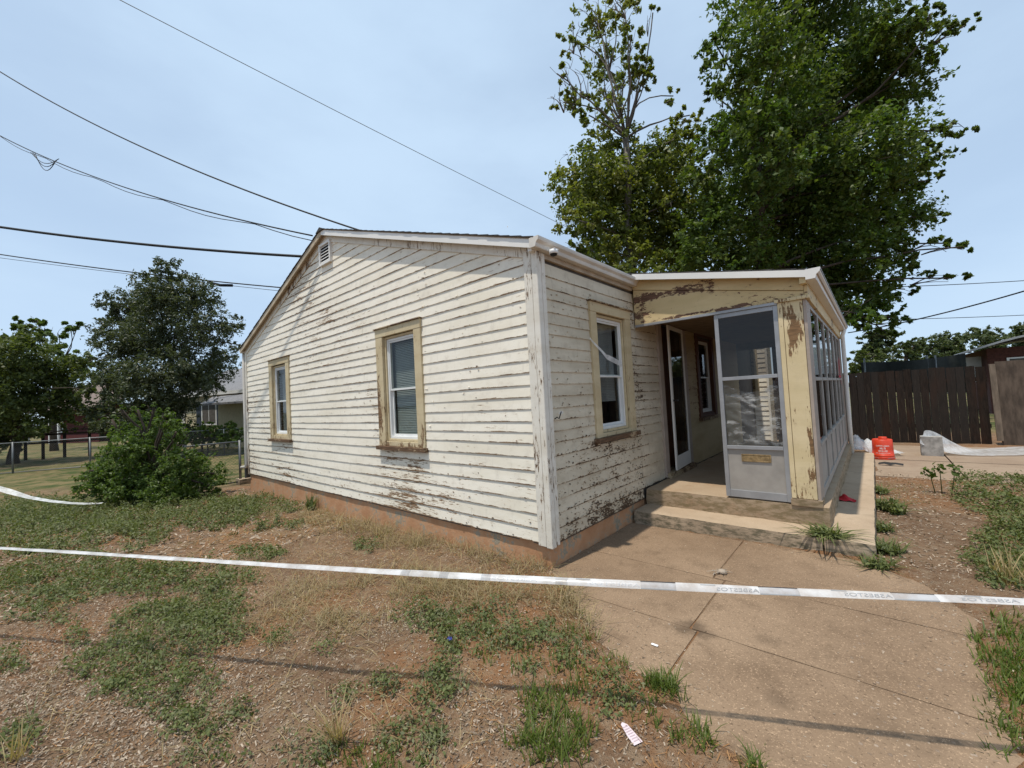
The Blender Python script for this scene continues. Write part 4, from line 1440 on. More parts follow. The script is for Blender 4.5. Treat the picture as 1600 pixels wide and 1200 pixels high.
# left: dark elm, shade trees
TE = [(175, 660, 26, 1), (215, 672, 26, 1), (255, 668, 26, 1), (150, 560, 14, .7), (380, 540, 12, .5), (262, 425, 26, .8), (232, 470, 36, .8), (300, 465, 40, .8), (180, 475, 26, .7), (172, 520, 30, .75), (205, 540, 46, .8), (260, 520, 52, .8), (325, 510, 44, .6), (350, 560, 32, .6), (362, 505, 18, .5), (300, 580, 50, .75), (240, 600, 52, .9), (185, 600, 40, .9), (160, 640, 26, .8),
      (312, 598, 30, .8), (262, 640, 36, .9), (220, 650, 40, .8), (255, 460, 40, .8), (210, 500, 30, .8)]
be = at_depth(268, 690, 18.5)
make_tree('elm_tree', (be[0], be[1], -.25), at_depth(266, 560, 18.5), px_lobes(18.5, TE, 1.5, 8), .135, 'leaf_elm', 'bark', 'dark grey-green elm standing left of the house gable', trunk_r=.16, dens=1.45, leaf_aspect=.42)
TL = [(10, 692, 22, 1), (-30, 690, 30, 1), (38, 682, 16, 1), (95, 655, 24, 1), (60, 668, 22, 1), (140, 645, 18, .9), (150, 668, 14, .9), (20, 560, 50, 1), (70, 575, 46, 1), (110, 590, 36, .9), (10, 620, 50, 1), (60, 625, 44, 1), (105, 630, 28, .9), (-40, 580, 60, 1), (15, 670, 36, 1), (-40, 660, 50, 1), (40, 530, 26, .9), (135, 610, 18, .8), (-110, 560, 60, 1), (-110, 640, 60, 1)]
bl = at_depth(20, 700, 19)
make_tree('shade_tree', (bl[0], bl[1], -.3), at_depth(25, 640, 19), px_lobes(19, TL, 1.5, 9), .15, 'leaf_shade', 'bark', 'low dark shade tree at the left edge of the picture', trunk_r=.2, dens=.85)
TC = [(130, 572, 16, .8), (145, 600, 15, .8), (120, 622, 18, .9), (22, 510, 12, .9), (40, 505, 12, .9), (58, 500, 11, .9), (70, 512, 14, .9), (90, 520, 15, .8), (110, 510, 12, .9), (122, 508, 10, .9), (100, 535, 14, .7), (122, 560, 16, .7), (140, 555, 12, .6), (80, 545, 18, .8), (50, 530, 20, .9), (110, 580, 16, .8), (130, 590, 14, .7), (15, 530, 14, .8)]
bc = at_depth(85, 690, 27)
make_tree('catalpa_tree', (bc[0], bc[1], -.4), at_depth(82, 590, 27), px_lobes(27, TC, 1.2, 10), .30, 'leaf_catalpa', 'bark', 'big-leaved pale green tree rising behind the low shade tree', trunk_r=.2, dens=1.0, leaf_aspect=.85)

# bush by the chain-link fence
BB = [(215, 640, 12, .7), (240, 636, 10, .6), (255, 645, 12, .7), (175, 655, 10, .6), (190, 640, 8, .5), (290, 690, 12, .6), (305, 705, 14, .7), (335, 740, 12, .7), (140, 735, 12, .6), (190, 745, 46, 1.1), (240, 750, 52, 1.1), (300, 745, 40, 1), (150, 760, 26, .9), (330, 760, 20, .8), (205, 700, 36, 1), (245, 690, 38, 1), (285, 715, 28, .9), (225, 662, 24, .9), (260, 660, 20, .8), (190, 675, 18, .8), (165, 735, 24, .9), (275, 675, 16, .7), (210, 775, 40, 1), (265, 775, 40, 1)]
bb = on_ground(235, 785, -.16)
make_tree('bush', (bb[0], bb[1], -.18), at_depth(235, 740, 8.3), px_lobes(8.3, BB, .45, 12), .056, 'leaf_bush', 'bark', 'wild bright green bush sprawling over the chain-link fence', 'bush', trunk_r=.026, dens=1.0, stems=4)

# hedge before the neighbouring house
HB = [(275 + 12 * i, 680 + (3 if i % 2 else -1), 17, 1.2) for i in range(9)] + [(280 + 14 * i, 668, 12, 1.1) for i in range(7)]
bh = at_depth(322, 700, 17.5)
make_tree('hedge', (bh[0], bh[1], -.25), at_depth(322, 690, 17.5), px_lobes(17.5, HB, .35, 14), .095, 'leaf_bush', 'bark', 'low clipped hedge in front of the cream neighbouring house', 'hedge', trunk_r=.05, dens=.75, stems=3)

# trees far behind the plank fence
far_sets = [(1375, 530, 34, 34, 'leaf_far', 'hazy tree just right of the porch gutter end'), (1415, 545, 30, 30, 'leaf_far', 'far tree with pointed top beyond the dark netting'), (1470, 545, 42, 36, 'leaf_far', 'round far tree behind the dark netting'),
            (1548, 535, 38, 40, 'leaf_far', 'far tree showing over the brick house eave'), (1612, 530, 40, 44, 'leaf_far', 'far tree at the right edge above the brick house'), (1350, 560, 34, 26, 'leaf_shade', 'darker low tree right behind the plank fence by the porch')]
for i, (u, v, rp, dep, lm, lab) in enumerate(far_sets):
    r3 = random.Random(40 + i)
    sp = [(u + r3.uniform(-.55, .55) * rp, v + r3.uniform(-.3, .75) * rp, rp * r3.uniform(.30, .55), .95) for _ in range(13)] + [(u, v + rp * .8, rp * .8, .8)]
    bt = at_depth(u, 600, dep)
    make_tree('background_tree', (bt[0], bt[1], -.2), at_depth(u, v + rp * .4, dep), px_lobes(dep, sp, .9, 50 + i), .26, lm, 'bark', lab, group='trees beyond the plank fence', trunk_r=.18, dens=.8)
# more trees along the far left skyline
for i, (u, v, rp, dep, lab) in enumerate([(-60, 600, 70, 40, 'tall far tree beyond the left edge of the yard'), (170, 610, 26, 48, 'far tree between the red house and the elm')]):
    r3 = random.Random(80 + i)
    sp = [(u + r3.uniform(-.6, .6) * rp, v + r3.uniform(-.5, .7) * rp, rp * r3.uniform(.35, .55), .95) for _ in range(12)]
    bt = at_depth(u, 690, dep)
    make_tree('background_tree', (bt[0], bt[1], -.4), at_depth(u, v, dep), px_lobes(dep, sp, 1.5, 90 + i), .34, 'leaf_shade', 'bark', lab, group='far trees on the left', trunk_r=.25, dens=.8)

# ------------------------------------------------------------------ neighbouring buildings
simple('yellow_siding', (0.52, 0.46, 0.31), 0.7, var=0.08)
simple('roof_grey', (0.19, 0.19, 0.20), 0.9, var=0.3, scale=14, stretch=(1, 1, 6))
simple('shutter_blue', (0.035, 0.045, 0.065), 0.6)
simple('brick_red', (0.085, 0.032, 0.024), 0.85, var=0.3, scale=12, stretch=(1, 1, 3))
simple('red_paint', (0.085, 0.016, 0.014), 0.7)
simple('roof_brown', (0.17, 0.13, 0.11), 0.9, var=0.2)
simple('metal_roof', (0.30, 0.31, 0.32), 0.5, 0.4, 0.3, var=0.1)

A0 = at_depth(278, 690, 24.0)
A1 = at_depth(392, 690, 21.6)
nb = empty('neighbour_house', (A0[0], A0[1], -.35))
tag(nb, 'cream sided neighbouring house with grey roof and dark shutters', 'house')
e1 = Vector((A1[0] - A0[0], A1[1] - A0[1], 0))
nlen = e1.length + 4.5
e1.normalize()
e2 = Vector((-e1.y, e1.x, 0))
if e2.dot(Vector((FW[0], FW[1], 0))) < 0:
    e2 = -e2
N0 = Vector((A0[0], A0[1], 0))
def nplace(s, z, d):
    q = N0 + e1 * s - e2 * d
    return (q.x, q.y, z)
for k in range(20):
    pbox(MB(), nplace, 0, nlen, -.35 + k * .155, -.35 + k * .155 + .153, -.04, .012 if k % 1 == 0 else 0).build('siding_course', MATS['yellow_siding'], nb)
pbox(MB(), nplace, -.05, nlen, -.4, 2.72, -6.0, -.045).build('wall', MATS['yellow_siding'], nb)
nr = MB().hexa([nplace(-.4, 2.62, .22), nplace(nlen, 2.62, .22), nplace(nlen, 4.3, -3.2), nplace(-.4, 4.3, -3.2), nplace(-.4, 2.74, .22), nplace(nlen, 2.74, .22), nplace(nlen, 4.42, -3.2), nplace(-.4, 4.42, -3.2)])
nr = nr.build('roof', MATS['roof_grey'], nb)
pbox(MB(), nplace, -.4, nlen, 2.58, 2.76, .221, .27).build('fascia', MATS['gutter_white'], nr)
nw = pbox(MB(), nplace, 2.30, 3.62, .95, 2.2, .015, .05).build('window', MATS['vinyl_white'], nb)
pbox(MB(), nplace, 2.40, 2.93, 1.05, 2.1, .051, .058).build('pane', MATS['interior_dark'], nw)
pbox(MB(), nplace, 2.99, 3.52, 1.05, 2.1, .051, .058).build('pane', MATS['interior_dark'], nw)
pbox(MB(), nplace, 1.84, 2.28, .90, 2.25, .015, .045).build('shutter', MATS['shutter_blue'], nb)
pbox(MB(), nplace, 3.64, 4.06, .90, 2.25, .015, .045).build('shutter', MATS['shutter_blue'], nb)
pbox(MB(), nplace, 0.1, .8, -.3, 1.9, .015, .05).build('door', MATS['gutter_pale'], nb)
# small lean-to entry towards our house
pbox(MB(), nplace, 4.15, nlen, -.35, 2.05, .05, .30).build('wing', MATS['yellow_siding'], nb)
MB().hexa([nplace(3.75, 2.02, .95), nplace(nlen, 2.02, .95), nplace(nlen, 2.40, .28), nplace(3.75, 2.40, .28), nplace(3.75, 2.12, .95), nplace(nlen, 2.12, .95), nplace(nlen, 2.50, .28), nplace(3.75, 2.50, .28)]).build('wing_roof', MATS['roof_grey'], nb)

R0 = at_depth(70, 690, 40)
R1 = at_depth(158, 690, 38)
rh = empty('red_house', (R0[0], R0[1], -.5))
tag(rh, 'far red house with white porch posts under the trees', 'house')
q1 = Vector((R1[0] - R0[0], R1[1] - R0[1], 0))
rl = q1.length
q1.normalize()
q2 = Vector((-q1.y, q1.x, 0))
if q2.dot(Vector((FW[0], FW[1], 0))) < 0:
    q2 = -q2
def rplace(s, z, d):
    q = Vector((R0[0], R0[1], 0)) + q1 * s - q2 * d
    return (q.x, q.y, z)
pbox(MB(), rplace, 0, rl + 3, -.6, 3.0, -6, 0).build('wall', MATS['red_paint'], rh)
MB().hexa([rplace(-.5, 2.6, 1.6), rplace(rl + 3.5, 2.6, 1.6), rplace(rl + 3.5, 5.2, -3), rplace(-.5, 5.2, -3), rplace(-.5, 2.75, 1.6), rplace(rl + 3.5, 2.75, 1.6), rplace(rl + 3.5, 5.35, -3), rplace(-.5, 5.35, -3)]).build('roof', MATS['roof_brown'], rh)
rw_ = pbox(MB(), rplace, 1.55, 2.75, .6, 2.2, .005, .06).build('window', MATS['vinyl_white'], rh)
for i in range(2):
    for j in range(2):
        pbox(MB(), rplace, 1.68 + i * .5, 2.12 + i * .5, .72 + j * .72, 1.38 + j * .72, .061, .07).build('pane', MATS['interior_dark'], rw_)
for s in (.4, 3.4, 4.6):
    pbox(MB(), rplace, s, s + .14, -.5, 2.65, 1.3, 1.44).build('porch_post', MATS['vinyl_white'], rh)
pbox(MB(), rplace, 3.0, rl + 2, -.4, .35, 1.2, 1.3).build('porch_wall', MATS['red_paint'], rh)

# brick house at the right, only its eave and a window band show over the fence
B0 = at_depth(1546, 600, 15.5)
bh_ = empty('brick_house', (B0[0], B0[1], 0))
tag(bh_, 'red brick house with curved metal roof edge above the plank fence', 'house')
bx0, by0 = B0[0], B0[1]
def bplace(s, z, d):
    a = math.radians(12)
    return (bx0 + s * math.cos(a) - d * math.sin(-a) * 0 + 0, by0 + s * math.sin(a) - d, z)
pbox(MB(), bplace, 0, 7, -.2, 2.45, -5, 0).build('wall', MATS['brick_red'], bh_)
for k in range(16):
    for j in range(7):
        pbox(MB(), bplace, .02 + j * .225 + (.11 if k % 2 else 0), .22 + j * .225 + (.11 if k % 2 else 0), 1.35 + k * .068, 1.41 + k * .068, .001, .012).build('brick', MATS['brick_red'], bh_)
bw = pbox(MB(), bplace, .50, 2.2, 1.72, 2.06, .013, .05).build('window', MATS['vinyl_white'], bh_)
for i in range(3):
    pbox(MB(), bplace, .57 + i * .55, 1.03 + i * .55, 1.78, 2.01, .051, .06).build('pane', MATS['interior_dark'], bw)
mb = MB()
arc = [(-.85 + i * .25, 2.30 + .62 * math.sin(min(1, i / 11) * math.pi * .5)) for i in range(14)]
vs_, fs = [], []
for s, z in arc:
    vs_ += [bplace(s, z, .9), bplace(s, z, -5), bplace(s, z - .07, .9), bplace(s, z - .07, -5)]
for i in range(len(arc) - 1):
    a, b = 4 * i, 4 * i + 4
    fs += [(a, b, b + 1, a + 1), (a + 2, a + 3, b + 3, b + 2), (a, a + 2, b + 2, b), (a + 1, b + 1, b + 3, a + 3)]
mb.add(vs_, fs)
mb.build('roof', MATS['metal_roof'], bh_, fix=False)
pbox(MB(), bplace, -.75, -.03, 1.2, 2.2, -1.0, -.9).build('carport_panel', MATS['vinyl_white'], bh_)

# ------------------------------------------------------------------ fences
t = NT('fence_wood')
oi = t.n("ShaderNodeObjectInfo")
w1 = t.noise(14.0, 6, 0.7, (3, 3, 0.35))
w2 = t.noise(2.0, 4, 0.6, (2, 2, 0.6), (4, 1, 1))
c = t.mix(t.step(w1, 0.3, 0.7), (0.008, 0.005, 0.0035), (0.030, 0.020, 0.0145))
c = t.mix(t.math('MULTIPLY', t.step(w2, 0.45, 0.7), 0.6), c, (0.040, 0.017, 0.009))
c = t.mix(t.math('MULTIPLY', oi.outputs['Random'], 0.6), c, (0.030, 0.026, 0.023))
t.bsdf(c, 0.9, 0.2, 0, w1, 0.6, 0.008)
simple('panel_wood', (0.085, 0.062, 0.046), 0.9, var=0.35, scale=7, bump=0.5, stretch=(2, 2, 0.5))
simple('post_wood', (0.15, 0.115, 0.085), 0.9, var=0.3, scale=8, bump=0.4, stretch=(2, 2, .4))

FY = 10.32
wf = empty('plank_fence', (1.5, FY, 0))
tag(wf, 'dark weathered vertical plank fence across the back of the yard', 'fence')
x = -3.2
r4 = random.Random(3)
while x < 3.92:
    wd = r4.uniform(.125, .150)
    h = 1.70 + r4.uniform(-.015, .02) - .012 * (x - 1.7)
    lean = r4.uniform(-.008, .008)
    dpt = r4.uniform(0, .018)
    g = .002 if x < 2.5 else r4.uniform(.002, .009)
    x1 = min(x + wd, 3.985)
    MB().hexa([(x, FY + dpt, -.06), (x1, FY + dpt, -.06), (x1, FY + dpt + .020, -.06), (x, FY + dpt + .02, -.06),
               (x + .003 + lean, FY + dpt, h), (x1 - .003 + lean, FY + dpt, h), (x1 - .003 + lean, FY + dpt + .02, h), (x + .003 + lean, FY + dpt + .02, h)]).build('plank', MATS['fence_wood'], wf)
    x = x1 + g
for z in (.35, 1.35):
    MB().box(-3.2, 4.0, FY + .042, FY + .085, z, z + .09).build('rail', MATS['fence_wood'], wf)
for xx in (-2.2, -.2, 1.8, 3.9):
    MB().box(xx, xx + .09, FY + .087, FY + .175, -.1, 1.6).build('fence_post', MATS['fence_wood'], wf)
wp = empty('board_gate', (4.6, FY - .1, 0))
tag(wp, 'grey-brown solid wood panel gate beside the plank fence', 'gate')
MB().box(4.10, 6.6, FY - .12, FY - .10, -.02, 1.745).build('panel', MATS['panel_wood'], wp)
MB().hexa([(4.03, FY - .17, .10), (4.12, FY - .17, .10), (4.12, FY - .121, .10), (4.03, FY - .121, .10), (4.01, FY - .17, 1.70), (4.10, FY - .17, 1.70), (4.10, FY - .121, 1.70), (4.01, FY - .121, 1.70)]).build('edge_board', MATS['post_wood'], wp)

# dark shade net on poles behind the fence
simple('net_black', (0.016, 0.018, 0.015), 0.9, var=0.2)
nt_ = empty('shade_net', tuple(at_depth(1420, 620, 15)))
tag(nt_, 'dark netting stretched on poles behind the plank fence', 'netting')
vs_, fs = [], []
for i in range(13):
    f = i / 12
    u = 1345 + (1508 - 1345) * f
    top = 566 - 14 * f + 4 * math.sin(f * 3.14)
    a, b = at_depth(u, top, 15.0 + .25 * math.sin(f * 9)), at_depth(u, 592, 15.0 + .25 * math.sin(f * 9))
    vs_ += [tuple(a), (a[0], a[1], b[2] - .5)]
for i in range(12):
    fs.append((2 * i, 2 * i + 2, 2 * i + 3, 2 * i + 1))
mb = MB()
mb.add(vs_, fs, True)
o = mb.build('netting', MATS['net_black'], nt_)
o.modifiers.new('thick', 'SOLIDIFY').thickness = .01
for u, tp in ((1350, 560), (1448, 555), (1461, 555)):
    a = at_depth(u, tp, 14.9)
    MB().tube([(a[0], a[1], 0), tuple(a)], .025, 8).build('pole', MATS['galvanised'], nt_)

# chain-link fences
def chain_fence(name, a, b, h, label, nposts, mesh_step=.07, low=.016):
    a, b = Vector(a), Vector(b)
    L = (b - a).length
    d = (b - a) / L
    r = empty(name, tuple(a))
    tag(r, label, 'fence')
    for i in range(nposts):
        q = a + d * (L * i / max(1, nposts - 1))
        MB().tube([(q.x, q.y, q.z - .1), (q.x, q.y, q.z + h + .03)], .028, 8).build('post', MATS['galvanised'], r)
    MB().tube([a + Vector((0, 0, h)), b + Vector((0, 0, h))], .017, 8).build('top_rail', MATS['galvanised'], r)
    MB().tube([a + Vector((0, 0, .05)), b + Vector((0, 0, .05))], low, 6).build('bottom_wire', MATS['galvanised'], r)
    mb = MB()
    n = int((L + h) / mesh_step)
    s = Vector((-d.y, d.x, 0)) * .0022
    for k in range(n):
        for sg in (1, -1):
            x0 = k * mesh_step - (h if sg > 0 else 0)
            p0_ = [x0, .05]
            p1_ = [x0 + h, h] if sg > 0 else [x0 - h, h]
            def clip(p, q):
                f0 = 0.0
                if p[0] < 0:
                    f0 = -p[0] / (q[0] - p[0])
                elif p[0] > L:
                    f0 = (L - p[0]) / (q[0] - p[0])
                return [p[0] + (q[0] - p[0]) * f0, p[1] + (q[1] - p[1]) * f0]
            if max(p0_[0], p1_[0]) < 0 or min(p0_[0], p1_[0]) > L:
                continue
            c0, c1 = clip(p0_, p1_), clip(p1_, p0_)
            A_, B_ = a + d * c0[0] + Vector((0, 0, c0[1])), a + d * c1[0] + Vector((0, 0, c1[1]))
            w_ = Vector((0, 0, .0025))
            mb.add([A_ - w_, A_ + w_, B_ + w_, B_ - w_], [(0, 1, 2, 3)])
            mb.add([A_ - s, A_ + s, B_ + s, B_ - s], [(0, 1, 2, 3)])
    mb.build('wire_mesh', MATS['galvanised'], r, fix=False)
    return r


ga = on_ground(0, 742, -.25)
gb = on_ground(168, 728, -.25)
gd = Vector(gb - ga).normalized()
chain_fence('chain_link_fence', Vector(ga) - gd * 4, Vector(gb) + gd * 6, 1.12, 'grey chain-link fence crossing the yard at the far left', 7)
gp = on_ground(376, 755, -.16)
gl = at_depth(285, 700, 8.66)
chain_fence('chain_link_fence', (gp[0], gp[1], -.17), (gl[0] - .6, gl[1] - .9, -.17), 1.0, 'short chain-link fence between the house corner and the bush', 3)
fp = empty('gate_post', (gp[0] - .05, gp[1] + .15, -.17))
tag(fp, 'dark wooden gate post standing on a block by the house corner', 'post')
MB().box(gp[0] - .06, gp[0] + .05, gp[1] + .10, gp[1] + .20, -.08, .95).build('post', MATS['dark_metal'], fp, .012)
rough_box(gp[0] - .17, gp[0] + .14, gp[1] - .06, gp[1] + .26, -.26, -.05, .06, .008, 3, .02).build('block', MATS['step_concrete'], fp)
# dark rail fence beyond
rf_ = empty('rail_fence', tuple(on_ground(60, 728, -.35)))
tag(rf_, 'dark wooden rail fence behind the far chain-link fence', 'fence')
ra, rb2 = on_ground(40, 722, -.35), on_ground(172, 712, -.35)
for z in (.55, .95):
    MB().bar((ra[0], ra[1], z), (rb2[0], rb2[1], z), .05, .09).build('rail', MATS['fence_wood'], rf_)
for f in (0, .2, .45, .75, 1):
    q = ra + (rb2 - ra) * f
    MB().box(q[0] - .06, q[0] + .06, q[1] - .06, q[1] + .06, -.4, 1.12).build('fence_post', MATS['fence_wood'], rf_)

# ------------------------------------------------------------------ overhead wires
def wire(label, ends, rad, sag=.0, n=26, extra=None, mat='rubber'):
    a, b = Vector(ends[0]), Vector(ends[1])
    pts = [a.lerp(b, i / n) - Vector((0, 0, sag * 4 * (i / n) * (1 - i / n))) for i in range(n + 1)]
    mb = MB().tube(pts, rad, 6)
    if extra:
        extra(mb, pts)
    o = mb.build('overhead_wire', MATS[mat], None, fix=False)
    tag(o, label, 'wire')
    return o


def beyond(p, q, k):
    return p + (p - q) * k


w3a, w3b = at_depth(0, 212, 11), np.array([-4.15, -.14, 4.17])
def loops(mb, pts):
    for k, (dz, wd) in enumerate(((.22, .55), (.30, .75), (.40, .62))):
        i = 3 + k
        q0 = Vector(at_depth(48 + 3 * k, 238, 10.4))
        q1_ = Vector(at_depth(92 - 2 * k, 248 + k, 10.0))
        lp = [q0.lerp(q1_, f / 10) - Vector((0, 0, dz * math.sin(f / 10 * math.pi) * .9)) for f in range(11)]
        mb.tube(lp, .008, 5)
    # second strand wound loosely round the first
    m = len(pts)
    st = [q + Vector((0, 0, -.07 * abs(math.sin(i * .55)) - .01)) for i, q in enumerate(pts)]
    mb.tube(st, .007, 5)
wire('twisted service cable with hanging loops running to the gable peak', (tuple(w3a), tuple(w3b)), .012, .25, extra=loops)
w2a, w2b = at_depth(0, 112, 11), np.array([-3.3, 1.2, 4.05])
wire('black service cable reaching the roof just right of the peak', (tuple(w2a), tuple(w2b)), .016, .35)
w4a, w4b = at_depth(0, 348, 12), at_depth(500, 402, 11)
wire('thick black cable passing behind the left roof slope', (tuple(beyond(w4a, w4b, .3)), tuple(w4b)), .036, .18)
w5a, w5b = at_depth(0, 393, 22), at_depth(470, 452, 20)
def sleeve(mb, pts):
    a, b = Vector(at_depth(325, 441, 20.6)), Vector(at_depth(363, 446, 20.5))
    mb.tube([a, a.lerp(b, .5) - Vector((0, 0, .07)), b], .07, 8)
wire('thin far cable with thick black sleeve above the elm', (tuple(beyond(w5a, w5b, .3)), tuple(w5b)), .030, .22, extra=sleeve)
wire('faint thin cable just below the sleeved one', (tuple(beyond(at_depth(0, 401, 24), at_depth(470, 458, 22), .3)), tuple(at_depth(470, 458, 22))), .014, .1)
w1a, w1b = at_depth(192, -2, 14), at_depth(900, 362, 26)
wire('hair-thin wire slanting across the sky to the big trees', (tuple(beyond(w1a, w1b, .4)), tuple(w1b)), .013, .12, mat='galvanised')
wire('black cable rising to the right beside the big tree', (tuple(at_depth(1325, 520, 17)), tuple(beyond(at_depth(1600, 446, 12), at_depth(1325, 520, 17), .4))), .022, .2)
wire('level upper wire at the right behind the big tree', (tuple(at_depth(1340, 450, 30)), tuple(beyond(at_depth(1600, 437, 30), at_depth(1340, 450, 30), .3))), .026, .1)
wire('level lower wire at the right above the far trees', (tuple(at_depth(1340, 500, 34)), tuple(beyond(at_depth(1600, 491, 34), at_depth(1340, 500, 34), .3))), .026, .1)

# ------------------------------------------------------------------ barrier tape
TA, TB = np.array([-.87, -2.31, .655]), np.array([1.71, .885, 0.004])


def tape_c(t_):
    q = TA + TB * t_
    return q - np.array([0, 0, .012 * math.sin(t_ * 1.6)])


TDIR = Vector(TB).normalized()
TSIDE = Vector((-TDIR.y, TDIR.x, 0))            # away from the camera
TN = Vector((TDIR.y, -TDIR.x, 0))               # towards the camera


def tape_phi(t_):
    """lean from upright, radians: nearly flat at the left, upright on the walk, leaning again at the right"""
    return math.radians(np.interp(t_, [-2, -.3, .35, .9, 1.35, 1.7, 2.1, 3], [84, 82, 74, 58, 44, 60, 78, 74]))


def tape_up(t_):
    a = tape_phi(t_)
    return (Vector((0, 0, 1)) * math.cos(a) + TSIDE * math.sin(a)).normalized()


def t_of_u(u):
    lo, hi = -2.0, 2.3
    for _ in range(50):
        m = (lo + hi) / 2
        q = tape_c(m)
        if float(project(*q)[0]) < u:
            lo = m
        else:
            hi = m
    return lo


TW = .035
tape = empty('barrier_tape', tuple(tape_c(1.0)))
tag(tape, 'white asbestos warning tape stretched across the foreground', 'tape')
grey = [(t_of_u(a), t_of_u(b)) for a, b in ((1001, 1056), (1186, 1248), (1394, 1464), (868, 887))] + [(t_of_u(a) - .005, t_of_u(a) + .02) for a in (630, 690, 755)]
grey.sort()


def tape_part(name, t0, t1, mat, off=0.0, lo=-.5, hi=.5, n=None):
    n = n or max(2, int((t1 - t0) * 14))
    vs_, fs = [], []
    for i in range(n + 1):
        tt = t0 + (t1 - t0) * i / n
        c_, u = Vector(tape_c(tt)), tape_up(tt)
        nm = TDIR.cross(u)
        if nm.dot(TN) < 0:
            nm = -nm
        for f in np.linspace(lo, hi, 4):
            # cupped cross-section
            vs_.append(c_ + u * (TW * f) + nm * (off + .006 * math.cos(f * 3.0) + .0034 * mnoise.noise(Vector((tt * 22, f * 3, 0)))))
    for i in range(n):
        for j in range(3):
            k = i * 4 + j
            fs.append((k, k + 4, k + 5, k + 1))
    mb = MB()
    mb.add(vs_, fs, True)
    return mb.build(name, MATS[mat], tape, fix=False)


cur = -3.2
for a, b in grey + [(3.6, 3.6)]:
    if a > cur:
        tape_part('white_band', cur, a, 'tape_white')
    if b > a:
        tape_part('grey_band', a, b, 'tape_grey')
    cur = b
for a, b in grey:
    if b - a > .05:
        tape_part('dark_edge', a, b, 'tape_ink_dark', .0012, .38, .5)
        tape_part('dark_edge', a, b, 'tape_ink', .0012, -.5, -.40)


def text_mesh(txt, size):
    cu = bpy.data.curves.new('lettering', 'FONT')
    cu.body = txt
    cu.size = size
    cu.align_x = 'CENTER'
    cu.align_y = 'CENTER'
    ob = bpy.data.objects.new('lettering', cu)
    COL.objects.link(ob)
    dg = bpy.context.evaluated_depsgraph_get()
    me = bpy.data.meshes.new_from_object(ob.evaluated_get(dg))
    bpy.data.objects.remove(ob)
    vs_ = [tuple(v.co) for v in me.vertices]
    fs = [tuple(p_.vertices) for p_ in me.polygons]
    bpy.data.meshes.remove(me)
    return vs_, fs


tv, tf = text_mesh("ASBESTOS", .019)
for u0, u1, mt in ((921, 1000, 'tape_grey'), (1119, 1185, 'tape_ink'), (1318, 1392, 'tape_ink'), (1500, 1590, 'tape_ink'), (770, 840, 'tape_grey')):
    ta, tb_ = t_of_u(u0), t_of_u(u1)
    xs0, xs1 = min(v[0] for v in tv), max(v[0] for v in tv)
    vs_ = []
    for vx_, vy_, _ in tv:
        f = 1 - (vx_ - xs0) / (xs1 - xs0)            # seen from behind: the word runs right to left
        tt = ta + (tb_ - ta) * f
        c_, uu = Vector(tape_c(tt)), tape_up(tt)
        nm = TDIR.cross(uu)
        if nm.dot(TN) < 0:
            nm = -nm
        h_ = vy_ - .005
        vs_.append(c_ + uu * h_ + nm * (.0016 + .006 * math.cos(h_ / TW * 3.0)))
    mb = MB()
    mb.add(vs_, tf)
    mb.build('lettering', MATS[mt], tape, fix=False)
for u0 in (1095, 1300, 1510, 900):
    for k in range(3):
        ta = t_of_u(u0 + k * 7)
        tape_part('mark', ta, ta + .012, 'tape_ink', .0014, .28, .42, 1)

# second tape, sagging at the left behind the weeds
pts = [at_depth(-60, 746, 7.3), at_depth(-20, 758, 7.4), at_depth(15, 768, 7.5), at_depth(45, 777, 7.5), at_depth(80, 783, 7.5), at_depth(110, 786, 7.5), at_depth(134, 787, 7.55), at_depth(160, 786, 7.6)]
tp2 = ribbon(MB(), [tuple(q) for q in pts], [.09, .09, .10, .08, .07, .06, .06, .05], [(-.5, .6, .6)] * 3 + [(-.6, .7, .3)] * 5).build('barrier_tape', MATS['tape_white'], None)
tag(tp2, 'sagging white tape at the far left beside the bush', 'tape')

# ------------------------------------------------------------------ loose things
simple('bucket_red', (0.58, 0.050, 0.018), 0.4, 0.45, var=0.08)
bk = on_ground(1380.5, 716.5, .004)
bkt = empty('bucket', tuple(bk))
tag(bkt, 'red plastic bucket with white lettering turned upside down by the porch', 'bucket')
H = .37
MB().lathe([(.162, 0), (.170, .004), (.170, .014), (.158, .018), (.162, .020), (.162, .050), (.156, .052), (.160, .055), (.160, .080), (.156, .082), (.152, .20), (.148, H - .010), (.136, H), (.120, H), (.118, H - .012), (.001, H - .012)], bk, 36).build('body', MATS['bucket_red'], bkt)
MB().lathe([(.062, H - .012), (.062, H + .035), (.056, H + .042), (.001, H + .042)], (bk[0] + .01, bk[1], bk[2]), 20).build('knob', MATS['bucket_red'], bkt)
MB().tube([(bk[0] + .17 * math.cos(a), bk[1] - .10 - .085 * math.sin(a) * .6, bk[2] + .055 - .03 * math.sin(a)) for a in np.linspace(0, math.pi, 15)], .004, 6).build('handle', MATS['galvanised'], bkt)
simple('white_ink', (0.78, 0.76, 0.74), 0.5, var=0.02)
face_dir = math.atan2(CAM[1] - bk[1], CAM[0] - bk[0])
r5 = random.Random(4)
